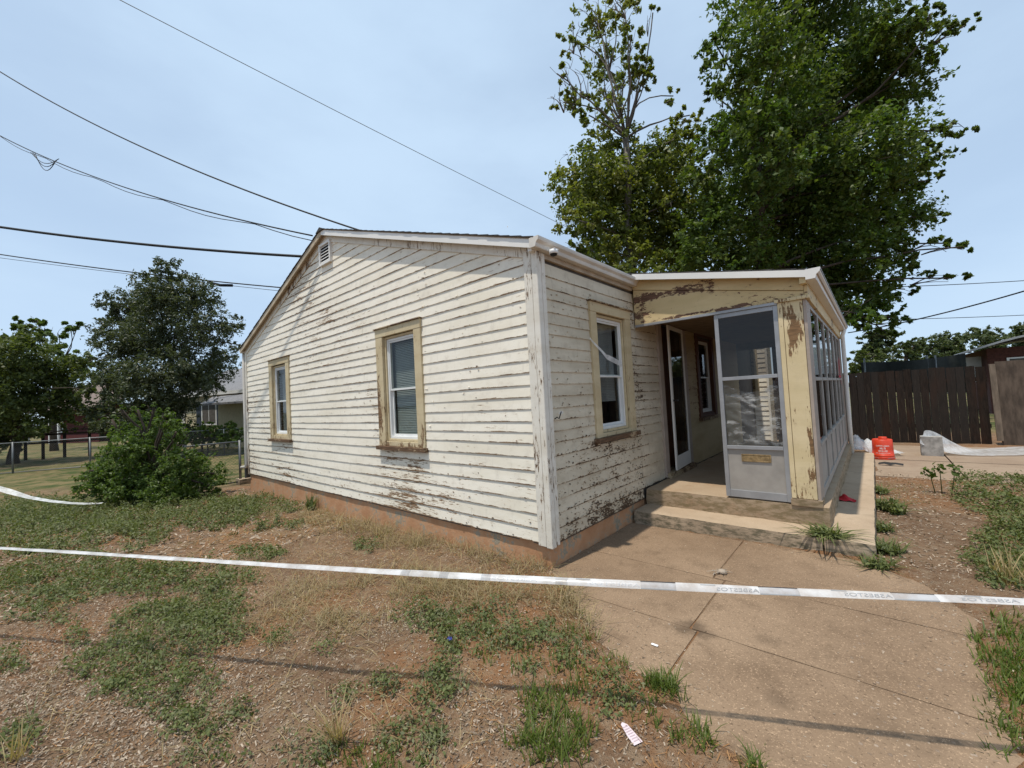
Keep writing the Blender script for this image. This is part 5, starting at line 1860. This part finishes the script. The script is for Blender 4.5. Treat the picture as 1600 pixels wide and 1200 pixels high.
for n_, zz, wd, hh in ((13, .255, .20, .026), (3, .208, .085, .034), (7, .160, .135, .034), (16, .118, .22, .014)):
    # worn rows of white print, too small and blurred to read
    mb = MB()
    r_ = .156 - (zz - .08) * .035 + .0022
    for k in range(n_):
        f0 = -.5 + (k + .08) / n_
        for (fa, fb_, za, zb_) in ((0, .22, 0, 1), (.22, .8, r5.choice((0, .4, .8)), 0), (.58, .8, 0, 1)):
            zb_ = za + .2 if zb_ == 0 else zb_
            if r5.random() < .2:
                continue
            q = []
            for f, z in ((fa, za), (fb_, za), (fb_, zb_), (fa, zb_)):
                a = face_dir - (f0 + f / n_) * wd / r_
                q.append((bk[0] + r_ * math.cos(a), bk[1] + r_ * math.sin(a), bk[2] + zz + (z - .5) * hh))
            mb.add(q, [(0, 1, 2, 3)])
    mb.build('lettering', MATS['white_ink'], bkt, fix=False)


def sheet(name, label, corners, n, m, amp, mat, hfun, seed):
    """crumpled plastic sheet over the ground between four corners"""
    a, b, c_, d_ = [np.array(q, float) for q in corners]
    vs_, fs = [], []
    for i in range(n + 1):
        for j in range(m + 1):
            f, g = i / n, j / m
            q = (a * (1 - f) + b * f) * (1 - g) + (d_ * (1 - f) + c_ * f) * g
            e = Vector((q[0] * 3.2, q[1] * 3.2, seed))
            z = hfun(f, g) + amp * (abs(mnoise.noise(e)) + .5 * abs(mnoise.noise(e * 2.7)) + .25 * mnoise.noise(e * 6.0))
            vs_.append((q[0] + .04 * mnoise.noise(e * 1.7), q[1] + .04 * mnoise.noise(e * 1.9 + Vector((5, 5, 5))), q[2] + max(.006, z)))
    for i in range(n):
        for j in range(m):
            k = i * (m + 1) + j
            fs.append((k, k + m + 1, k + m + 2, k + 1))
    mb = MB()
    mb.add(vs_, fs, True)
    o = mb.build(name, MATS[mat], None)
    tag(o, label, 'plastic sheet')
    return o


sheet('plastic_sheet', 'crumpled white plastic sheet heaped behind the red bucket', [(1.83, 7.38, .012), (2.52, 7.95, .012), (2.36, 8.75, .012), (1.70, 8.60, .012)], 34, 26, .13, 'plastic_sheet',
      lambda f, g: .34 * math.exp(-((f - .10) ** 2 / .03 + (g - .35) ** 2 / .12)) + .22 * math.exp(-((f - .45) ** 2 / .05 + (g - .5) ** 2 / .08)), 2.0)
simple('block_grey', (0.30, 0.285, 0.265), 0.8, var=0.35, scale=9, bump=.4)
blk0 = on_ground(1443, 713, .004)
blk = rough_box(blk0[0] - .02, blk0[0] + .28, blk0[1] + .05, blk0[1] + .32, 0.0, .37, .05, .006, 5.0, .012).build('concrete_block', MATS['block_grey'])
tag(blk, 'pale concrete block holding down the trailing plastic sheet', 'block')
# sheet trailing from the block to the right
path = [(1437, 693, 7.84), (1442, 697, 7.82), (1456, 701, 7.78), (1475, 707, 7.72), (1500, 716, 7.6), (1535, 723, 7.4), (1580, 729, 7.3), (1640, 737, 7.2), (1700, 745, 7.2)]
tops = [(1444, 671, 7.88), (1456, 674, 7.88), (1470, 682, 7.90), (1490, 693, 7.95), (1516, 703, 8.0), (1555, 711, 8.1), (1600, 717, 8.1), (1650, 724, 8.1), (1705, 732, 8.1)]
vs_, fs = [], []
for i in range(len(path)):
    a, b = at_depth(*path[i]), at_depth(*tops[i])
    for j in range(9):
        g = j / 8
        q = a + (b - a) * g
        zmin = .03 + .03 * abs(mnoise.noise(Vector((q[0] * 4, q[1] * 4, 1))))
        z = max(zmin, q[2] + .03 * math.sin(g * 6 + i))
        vs_.append((q[0], q[1], z))
for i in range(len(path) - 1):
    for j in range(8):
        k = i * 9 + j
        fs.append((k, k + 9, k + 10, k + 1))
mb = MB()
mb.add(vs_, fs, True)
o = mb.build('plastic_sheet', MATS['plastic_sheet'], None)
sm = o.modifiers.new('smooth', 'SUBSURF')
sm.levels = sm.render_levels = 2
tag(o, 'long white plastic sheet trailing from the block across the patio', 'plastic sheet')

# red scrap, black strap, tag, cap, feather scrap
simple('red_cloth', (0.42, 0.012, 0.02), 0.7)
rs = on_ground(1323, 781, ZS)
mb = MB()
vs_, fs = [], []
for i in range(11):
    for j in range(7):
        f, g = i / 10, j / 6
        vs_.append((rs[0] - .075 + .15 * f + .012 * math.sin(g * 5), rs[1] - .10 + .22 * g * (1 - .5 * abs(f - .4)), ZS + .010 + .05 * math.exp(-((f - .4) ** 2 / .05 + (g - .6) ** 2 / .06)) + .006 * math.sin(f * 11 + g * 7)))
for i in range(10):
    for j in range(6):
        k = i * 7 + j
        fs.append((k, k + 7, k + 8, k + 1))
mb.add(vs_, fs, True)
o = mb.build('red_scrap', MATS['red_cloth'])
tag(o, 'crumpled red scrap lying on the concrete curb beside the porch', 'scrap')
bs = on_ground(1392, 727, .01)
o = ribbon(MB(), [(bs[0] - .16, bs[1] + .02, .03), (bs[0] - .08, bs[1], .05), (bs[0], bs[1] - .01, .035), (bs[0] + .06, bs[1] - .03, .05), (bs[0] + .16, bs[1], .03)], [.05, .06, .08, .05, .05], [(.2, 1, .6)] * 5).build('black_strap', MATS['rubber'], None)
tag(o, 'flattened black rubber scrap on the ground near the red bucket', 'scrap')
tg0 = on_ground(985, 1150, .03)
simple('tag_pink', (0.62, 0.52, 0.54), 0.6, var=0.05)
simple('tag_ink', (0.46, 0.36, 0.39), 0.6, var=0.05)
tg = empty('paper_tag', (tg0[0], tg0[1], .02))
tag(tg, 'pale printed paper tag lying in the grass beside the walk', 'paper tag')
ax_ = Vector((RT[0], RT[1], 0)).normalized()
ay_ = Vector((FW[0], FW[1], 0)).normalized()
a1_ = (ay_ * .92 - ax_ * .39).normalized()
a2_ = Vector((a1_.y, -a1_.x, 0))
C0 = Vector((tg0[0], tg0[1], .035))
MB().add
mb = MB()
outl = [(-.055, -.024), (-.055, .020), (.040, .016), (.058, .002), (.050, -.010), (-.01, -.022)]
mb.add([C0 + a1_ * p_[0] + a2_ * p_[1] + Vector((0, 0, .004 + .25 * (p_[0] + .05) * .3)) for p_ in outl], [(0, 1, 2, 3, 4, 5)])
o = mb.build('card', MATS['tag_pink'], tg)
o.modifiers.new('thick', 'SOLIDIFY').thickness = .0008
mb = MB()
for k in range(7):
    s = -.042 + k * .012
    q = [C0 + a1_ * (s + d1) + a2_ * e + Vector((0, 0, .0062 + .075 * (s + d1 + .05))) for d1, e in ((0, -.014), (0, .013), (.004, .013), (.004, -.014))]
    mb.add(q, [(0, 1, 2, 3)])
mb.build('print_lines', MATS['tag_ink'], tg)
cp = on_ground(703, 1012, .0)
simple('cap_blue', (0.05, 0.06, 0.30), 0.4)
gzc = float(ground_z(cp[0], cp[1]))
o = MB().lathe([(.001, .016), (.015, .016), (.017, .012), (.018, .0), (.015, .0), (.014, .010)], (cp[0], cp[1], gzc + .012), 18).build('bottle_cap', MATS['cap_blue'])
tag(o, 'small blue bottle cap lying on the dry soil', 'cap')
fb = on_ground(1128, 896, ZG_WALK)
mb = MB()
for k in range(16):
    a = rng.uniform(0, 6.28)
    L = rng.uniform(.03, .075)
    p0_ = (fb[0] + rng.normal() * .02, fb[1] + rng.normal() * .02, ZG_WALK + .004 + rng.random() * .02)
    p1_ = (p0_[0] + L * math.cos(a), p0_[1] + L * math.sin(a), ZG_WALK + .004 + rng.random() * .03)
    mb.tube([p0_, p1_], [.004, .0015], 5)
mb.lathe([(.001, .0), (.03, .004), (.034, .018), (.02, .03), (.001, .034)], (fb[0], fb[1], ZG_WALK), 9)
o = mb.build('debris_scrap', MATS['stone_pale'], None, fix=False)
tag(o, 'small tangle of pale feathers and twigs on the walk joint', 'debris')
ws = on_ground(1023, 1009, ZG_WALK)
o = MB().box(ws[0] - .02, ws[0] + .02, ws[1] - .008, ws[1] + .008, ZG_WALK + .003, ZG_WALK + .008).build('paper_scrap', MATS['white_plastic'], None, .002)
tag(o, 'tiny white paper scrap on the concrete walk', 'scrap')

# ------------------------------------------------------------------ ground cover
def on_walk(x, y, m=0.0):
    return seg_dist(np.asarray(x, float), np.asarray(y, float), WALK_POLY) > m


def blocked(x, y):
    """under the house, porch or curb"""
    return ((x < .03) & (y > -.02) & (x > -W)) | ((x > -.1) & (x < 2.12) & (y > 1.54) & (y < 7.3))


def patch_points(u, v, ru, rv, per_m2, noise_amp=.45, nscale=5.0, hole=.15, seed=0, zg=None):
    """scatter on the ground inside an uneven patch around one spot of the yard"""
    ang = np.linspace(0, 2 * np.pi, 24, endpoint=False)
    zc = 0.0
    c0 = on_ground(u, v, 0)
    zc = float(ground_z(c0[0], c0[1])) if zg is None else zg
    P = np.array([on_ground(u + ru * 1.4 * math.cos(a), max(v + rv * 1.4 * math.sin(a), 715), zc) for a in ang])
    x0, x1, y0, y1 = P[:, 0].min(), P[:, 0].max(), P[:, 1].min(), P[:, 1].max()
    n = int((x1 - x0) * (y1 - y0) * per_m2)
    n = min(n, 60000)
    x, y = rng.uniform(x0, x1, n), rng.uniform(y0, y1, n)
    z = ground_z(x, y)
    uu, vv = project(x, y, z)
    d = ((uu - u) / ru) ** 2 + ((vv - v) / rv) ** 2
    nz = vnoise(x, y, nscale, 20 + seed) * .6 + vnoise(x, y, nscale * 2.7, 40 + seed) * .4
    keep = (d < 1.0 + noise_amp * 2 * nz) & (nz > -1 + 2 * hole - .35) & ~blocked(x, y)
    return x[keep], y[keep], z[keep]


class Cloud:
    def __init__(self):
        self.v, self.f, self.n = [], [], 0

    def add(self, v, f):
        self.v.append(np.asarray(v, np.float32))
        self.f.append(np.asarray(f, np.int32) + self.n)
        self.n += len(v)

    def build(self, name, mat, label, cat, parent=None, kind='stuff'):
        if not self.v:
            return None
        o = link(name, np_mesh(name, np.concatenate(self.v), np.concatenate(self.f)), MATS[mat], parent)
        if parent is None:
            tag(o, label, cat, kind=kind)
        return o


def sprigs(cloud, x, y, z, leaf, height, per=9, rad=.045, up=.9):
    """low leafy weeds: little sprigs with leaves round a short stem"""
    n = len(x)
    if n == 0:
        return
    k = np.repeat(np.arange(n), per)
    m = len(k)
    hgt = height * (0.35 + 0.9 * rng.random(n)) * (1.0 + .7 * vnoise(x, y, 5.0, 200))
    a = rng.random(m) * 2 * np.pi
    rr = rad * np.sqrt(rng.random(m))
    f = rng.random(m)
    cen = np.stack([x[k] + rr * np.cos(a), y[k] + rr * np.sin(a), z[k] + .006 + hgt[k] * f], -1)
    nrm = unit(np.stack([np.cos(a) * .7, np.sin(a) * .7, np.full(m, up)], -1) + rng.normal(size=(m, 3)) * .45)
    v, fq = leaf_quads(cen, nrm, leaf * (.6 + .8 * rng.random(m)), .5)
    cloud.add(v, fq)


def blades(cloud, x, y, z, length, per, width, lean=.5, rad=.02, curl=.5):
    """grass: curved tapering blades, two quads each (tip pinched)"""
    n = len(x)
    if n == 0:
        return
    k = np.repeat(np.arange(n), per)
    m = len(k)
    a = rng.random(m) * 2 * np.pi
    L = length * (.45 + .8 * rng.random(m))
    le = lean * (.2 + 1.0 * rng.random(m))
    bx = x[k] + rng.normal(size=m) * rad
    by = y[k] + rng.normal(size=m) * rad
    bz = z[k] - .004
    dirx, diry = np.cos(a), np.sin(a)
    px_, py_ = -diry, dirx
    w = width * (.6 + .8 * rng.random(m))
    v = np.empty((m, 6, 3))
    for i, (h, wf_) in enumerate(((0.0, 1.0), (.55, .8), (1.0, .12))):
        out = L * (le * h + curl * le * h * h)
        up = L * h * (1 - .42 * le * h)
        cx_, cy_, cz_ = bx + dirx * out, by + diry * out, bz + np.maximum(up, .0)
        v[:, 2 * i] = np.stack([cx_ - px_ * w * wf_ / 2, cy_ - py_ * w * wf_ / 2, cz_], -1)
        v[:, 2 * i + 1] = np.stack([cx_ + px_ * w * wf_ / 2, cy_ + py_ * w * wf_ / 2, cz_], -1)
    b = np.arange(m)[:, None] * 6
    f = np.concatenate([b + np.array([[0, 1, 3, 2]]), b + np.array([[2, 3, 5, 4]])])
    cloud.add(v.reshape(-1, 3), f)


def flakes(cloud, x, y, z, length, width, tilt=.35, lift=.006):
    n = len(x)
    a = rng.random(n) * 2 * np.pi
    L = length * (.4 + 1.1 * rng.random(n))
    w = width * (.5 + 1.0 * rng.random(n))
    t1 = rng.normal(size=n) * tilt * .5
    ax = np.stack([np.cos(a), np.sin(a), t1], -1) * L[:, None] / 2
    sd_ = np.stack([-np.sin(a), np.cos(a), rng.normal(size=n) * tilt], -1) * w[:, None] / 2
    c_ = np.stack([x, y, z + lift * (.3 + rng.random(n)) + np.abs(t1) * L * .4], -1)
    v = np.stack([c_ - ax - sd_ * .6, c_ + ax - sd_ * .7, c_ + ax * .9 + sd_, c_ - ax * .8 + sd_ * .9], 1)
    cloud.add(v.reshape(-1, 3), np.arange(4 * n).reshape(n, 4))


weed_blade = Cloud()
weeds, weeds2, grass, dry, wisp, litter, litter_o = Cloud(), Cloud(), Cloud(), Cloud(), Cloud(), Cloud(), Cloud()

# leafy weed mats (centre u, v, half sizes, sprigs per square metre, leaf, height)
WEED = [(90, 835, 150, 34, 150, .045, .10), (250, 812, 180, 26, 170, .045, .10), (390, 790, 90, 16, 150, .04, .08), (60, 800, 90, 18, 130, .045, .12), (100, 905, 170, 34, 210, .036, .07), (230, 905, 110, 24, 160, .036, .06), (60, 945, 60, 32, 240, .034, .07),
        (330, 905, 70, 22, 200, .034, .06), (405, 866, 42, 12, 240, .034, .06), (300, 950, 75, 32, 420, .030, .06), (255, 985, 85, 40, 480, .028, .06), (215, 1050, 95, 46, 560, .026, .06), (330, 985, 60, 34, 480, .028, .055), (30, 1155, 42, 34, 700, .026, .07),
        (10, 1035, 30, 22, 500, .028, .06), (120, 1000, 20, 12, 400, .028, .05), (572, 858, 32, 10, 260, .034, .06), (650, 965, 36, 20, 520, .028, .06), (680, 955, 20, 18, 420, .028, .06), (600, 1070, 28, 22, 800, .024, .06), (515, 1020, 16, 14, 700, .024, .05), (325, 1072, 20, 18, 700, .026, .05),
        (380, 1115, 14, 12, 700, .024, .05), (325, 1130, 60, 24, 560, .025, .05), (470, 1180, 60, 26, 620, .024, .06), (340, 1185, 50, 22, 520, .024, .05), (690, 1090, 40, 40, 620, .024, .05), (650, 1160, 60, 40, 640, .024, .055), (700, 1030, 20, 28, 640, .025, .05),
        (440, 1000, 20, 10, 420, .026, .04), (790, 985, 100, 34, 330, .028, .05), (860, 1020, 70, 34, 330, .026, .05), (730, 975, 40, 26, 380, .028, .05), (540, 1090, 18, 22, 620, .024, .05), (260, 1110, 24, 16, 600, .025, .05), (165, 800, 20, 10, 60, .04, .06),
        (450, 820, 30, 8, 150, .04, .06), (930, 1075, 60, 40, 380, .025, .05)]
for i, (u, v, ru, rv, dn, lf, hg) in enumerate(WEED):
    x, y, z = patch_points(u, v, ru, rv, dn, .6, 3.2, .34, i)
    h = rng.random(len(x)) < (.22 if i % 3 else .45)
    sprigs(weeds, x[~h], y[~h], z[~h], lf * .85, hg * 1.45, 13, .05)
    sprigs(weeds2, x[h], y[h], z[h], lf * .8, hg * 1.1, 12, .05)
    b_ = rng.random(len(x)) < .10
    blades(weed_blade, x[b_], y[b_], z[b_], hg * 1.7, 5, .004 if v > 900 else .007, .8, .02)
# right-hand side of the yard
for i, (u, v, ru, rv, dn, lf, hg) in enumerate([(1560, 772, 80, 28, 210, .035, .08), (1600, 800, 60, 20, 200, .034, .07), (1570, 865, 62, 40, 420, .030, .12), (1600, 910, 60, 30, 420, .030, .10), (1620, 830, 60, 30, 300, .03, .1)]):
    x, y, z = patch_points(u, v, ru, rv, dn, .4, 4.0, .15, 60 + i)
    sprigs(weeds, x, y, z, lf, hg)
# green grass: by the walk edge, bottom centre, right edge
GRASS = [(860, 1150, 56, 64, 900, .085), (880, 1085, 36, 30, 620, .07), (850, 1010, 90, 40, 220, .05), (930, 1020, 50, 60, 200, .05), (1080, 1152, 30, 26, 900, .07), (1180, 1195, 34, 20, 900, .075), (1010, 1110, 36, 24, 500, .055),
         (1575, 1000, 46, 50, 420, .06), (1580, 1090, 52, 60, 560, .07), (1570, 1165, 50, 40, 520, .06), (1600, 1040, 40, 80, 420, .06), (760, 1010, 70, 26, 200, .05), (620, 1190, 60, 26, 420, .05), (540, 1180, 40, 20, 400, .05), (1590, 880, 40, 50, 120, .12), (30, 850, 60, 20, 60, .10)]
for i, (u, v, ru, rv, dn, L) in enumerate(GRASS):
    x, y, z = patch_points(u, v, ru, rv, dn, .5, 6.0, .2, 80 + i)
    blades(grass, x, y, z, L, 7, .0055, .55)
# dry grey-green wisps along the foundation and in the yard
WISP = [(560, 815, 130, 18, 110, .16), (700, 850, 120, 22, 130, .15), (820, 880, 60, 22, 150, .15), (620, 915, 110, 26, 140, .13), (760, 925, 120, 26, 150, .12), (480, 950, 90, 36, 110, .10), (870, 935, 40, 26, 170, .12), (440, 985, 60, 30, 120, .09), (900, 960, 30, 40, 160, .10), (560, 975, 60, 20, 90, .10),
        (1420, 775, 60, 16, 30, .08), (1590, 820, 60, 14, 80, .10)]
for i, (u, v, ru, rv, dn, L) in enumerate(WISP):
    x, y, z = patch_points(u, v, ru, rv, dn * 1.7, .6, 3.0, .25, 120 + i)
    h = rng.random(len(x)) < .35
    blades(wisp, x[~h], y[~h], z[~h], L, 7, .0038, 1.15, .03, .7)
    blades(dry, x[h], y[h], z[h], L * 1.1, 3, .0036, 1.0, .03, .6)

x, y = rng.uniform(-4.5, 1.2, 1100), rng.uniform(-2.9, -.1, 1100)
nz = vnoise(x, y, 1.2, 150)
ok = (nz > -.2) & ~on_walk(x, y, -.05) & ~blocked(x, y)
blades(dry, x[ok], y[ok], ground_z(x[ok], y[ok]), .085, 2, .003, 1.7, .03, .8)
blades(wisp, x[ok], y[ok], ground_z(x[ok], y[ok]), .07, 2, .003, 1.5, .04, .8)
# litter of bark chips, dead leaves and straw
def scatter_area(x0, x1, y0, y1, per):
    n = int((x1 - x0) * (y1 - y0) * per)
    x, y = rng.uniform(x0, x1, n), rng.uniform(y0, y1, n)
    ok = ~blocked(x, y) & ~on_walk(x, y, .03)
    return x[ok], y[ok]


x, y = scatter_area(-3.2, 3.4, -3.1, 1.6, 8500)
dn = np.hypot(x - CAM[0], y - CAM[1])
pz_ = vnoise(x, y, .9, 70) * .6 + vnoise(x, y, 2.6, 71) * .4
uu, vv = project(x, y, np.zeros_like(x))
chip = np.exp(-(((uu - 130) / 300) ** 2 + ((vv - 1120) / 130) ** 2)) + .9 * np.exp(-(((uu - 770) / 90) ** 2 + ((vv - 1150) / 60) ** 2)) + .6 * np.exp(-(((uu - 620) / 70) ** 2 + ((vv - 970) / 30) ** 2)) + .35 * np.exp(-(((uu - 1000) / 60) ** 2 + ((vv - 1170) / 40) ** 2))
prob = np.clip(.15 + .75 * chip + .20 * pz_, .03, 1.0)
right = x > 2.2
prob = np.where(right, .05 + .06 * pz_, prob)
ok = rng.random(len(x)) < prob
x, y = x[ok], y[ok]
z = ground_z(x, y)
flakes(litter, x, y, z, .0135, .0052, .7)
x, y = scatter_area(-3.6, 2.2, -3.1, .2, 1300)
pz_ = vnoise(x, y, 1.1, 75) * .6 + vnoise(x, y, 3.1, 76) * .4
ok = rng.random(len(x)) < np.clip(.25 + .9 * pz_, .0, 1)
x, y = x[ok], y[ok]
flakes(litter_o, x, y, ground_z(x, y), .030, .0035, .5)
x, y = scatter_area(-8.5, -3.0, -3.5, 0.0, 260)
flakes(litter, x, y, ground_z(x, y), .05, .014, .5)
x, y = scatter_area(-8.5, -3.0, -3.5, 0.0, 200)
flakes(litter_o, x, y, ground_z(x, y), .06, .008, .5)
x, y = scatter_area(2.1, 4.6, 1.5, 6.4, 500)
flakes(litter, x, y, ground_z(x, y), .024, .010, .5)
# a thin dusting of debris on the walk itself, thicker towards its edges
n = 5200
x, y = rng.uniform(0, 2.5, n), rng.uniform(-1.1, 1.5, n)
d = seg_dist(x, y, WALK_POLY)
ok = (d > 0) & (rng.random(n) < np.exp(-d / .16) * .9 + .02)
x, y = x[ok], y[ok]
flakes(litter, x, y, np.full(len(x), ZG_WALK + .001), .014, .005, .2, .002)

weeds.build('weed_mat', 'weed_leaf', 'low green weeds spreading in mats over the dirt yard', 'weeds')
weeds2.build('weed_mat', 'weed_grey', 'dusty grey-green weeds mixed through the mats', 'weeds')
weed_blade.build('weed_stalks', 'weed_grey', 'thin grey-green stalks standing among the weed mats', 'weeds')
grass.build('grass', 'grass_green', 'bright green grass along the edges of the walk', 'grass')
wisp.build('dry_grass', 'grass_greydry', 'thin matted dry grass along the foundation', 'grass')
dry.build('dry_straw', 'grass_dry', 'pale straw stalks scattered through the yard', 'straw')
litter.build('leaf_litter', 'litter', 'pale bark chips and dead leaf bits on the dirt', 'litter')
litter_o.build('needle_litter', 'litter_orange', 'orange-brown dead plant bits on the dirt', 'litter')

# pebbles
pb = MB()
r6 = random.Random(9)
for k in range(330):
    if k < 200:
        q = on_ground(r6.uniform(1330, 1560), r6.uniform(890, 1190), 0)
    elif k < 260:
        q = on_ground(r6.uniform(1380, 1500), r6.uniform(750, 890), 0)
    else:
        q = on_ground(r6.uniform(200, 1100), r6.uniform(960, 1190), 0)
    z = max(float(ground_z(q[0], q[1])), ZG_WALK if bool(on_walk(np.array([q[0]]), np.array([q[1]]))[0]) else -1)
    s = r6.uniform(.003, .010) * (1.5 if r6.random() < .08 else 1)
    pb.lathe([(.001, -s * .4), (s * .9, -s * .2), (s, s * .15), (s * .6, s * .5), (.001, s * .6)], (q[0], q[1], z), 6)
o = pb.build('pebbles', MATS['pebble'], None, fix=False)
tag(o, 'small pebbles scattered over the dirt and walk', 'pebbles', kind='stuff')


# single plants one can point at
def tuft(name, label, cat, u, v, zg, mat, n, L, per, w, lean, rad, curl=.5, group=None):
    q = on_ground(u, v, zg)
    z0 = max(float(ground_z(q[0], q[1])), zg)
    cl = Cloud()
    x = q[0] + rng.normal(size=n) * rad
    y = q[1] + rng.normal(size=n) * rad * .8
    blades(cl, x, y, np.full(n, z0), L, per, w, lean, .012, curl)
    if mat == 'weed_leaf':
        sprigs(cl, x, y, np.full(n, z0), L * .3, L * .55, 9, rad * .9)
    r = empty(name, (q[0], q[1], z0))
    tag(r, label, cat, group)
    cl.build('blades', mat, None, None, parent=r, kind=None)
    return r


tuft('grass_tuft', 'bright green grass tuft growing at the end of the walk crack', 'grass tuft', 1040, 1082, ZG_WALK, 'grass_green', 26, .085, 9, .005, .6, .045)
tuft('grass_tuft', 'dry straw-coloured grass tuft standing in the left yard', 'grass tuft', 525, 1158, 0, 'grass_dry', 7, .23, 7, .0055, .62, .012, .15)
tuft('weed_plant', 'spiky weed growing from the gap between step and curb', 'weed', 1290, 838, ZS, 'weed_leaf', 18, .12, 8, .014, 1.7, .05)
tuft('weed_plant', 'flat weed at the foot of the curb corner', 'weed', 1372, 889, .01, 'weed_leaf', 14, .12, 7, .011, 1.2, .04)
tuft('weed_plant', 'larger leafy weed beside the curb level with the red scrap', 'weed', 1388, 798, .0, 'weed_leaf', 24, .15, 8, .014, .9, .08)
tuft('weed_plant', 'small weed beside the curb just below the larger one', 'weed', 1382, 832, .0, 'weed_leaf', 14, .12, 7, .012, .9, .045)
tuft('weed_plant', 'weed by the curb between the small one and its corner', 'weed', 1383, 866, .0, 'weed_leaf', 16, .13, 7, .012, .9, .05)
tuft('weed_plant', 'farthest weed beside the curb near the dirt path', 'weed', 1382, 770, .0, 'weed_leaf', 12, .12, 7, .012, .9, .06)
tuft('grass_tuft', 'tall pale grass tuft standing at the right edge below the weeds', 'grass tuft', 1590, 925, .0, 'grass_dry', 14, .26, 7, .006, .45, .06, .3)
tuft('grass_tuft', 'pale seed-headed grass at the lower left corner', 'grass tuft', 18, 1195, .0, 'grass_dry', 5, .16, 5, .005, .5, .02, .3)
tuft('weed_plant', 'green sprout at the foundation left of the windows', 'weed', 487, 800, -.12, 'weed_leaf', 10, .26, 6, .018, .35, .03)

# tall two-stemmed weed by the patio
wq = on_ground(1472, 772, 0)
tw_ = empty('weed_plant', (wq[0], wq[1], 0))
tag(tw_, 'upright two-stemmed leafy weed at the patio edge', 'weed')
mb = MB()
cl = Cloud()
for dx_, hgt in ((-.10, .30), (.0, .37), (.14, .36)):
    mb.tube([(wq[0] + dx_ * .6, wq[1], 0), (wq[0] + dx_ * .8, wq[1], hgt * .5), (wq[0] + dx_, wq[1], hgt)], [.006, .005, .003], 5)
    m = 26
    cen = np.stack([wq[0] + dx_ + rng.normal(size=m) * .035, wq[1] + rng.normal(size=m) * .035, hgt * (.72 + .33 * rng.random(m))], -1)
    v, f = leaf_quads(cen, unit(rng.normal(size=(m, 3)) + np.array([0, 0, .7])), .075 * (.6 + .6 * rng.random(m)), .5)
    cl.add(v, f)
mb.build('stem', MATS['weed_leaf'], tw_, fix=False)
cl.build('leaves', 'leaf_bush', None, None, parent=tw_, kind=None)
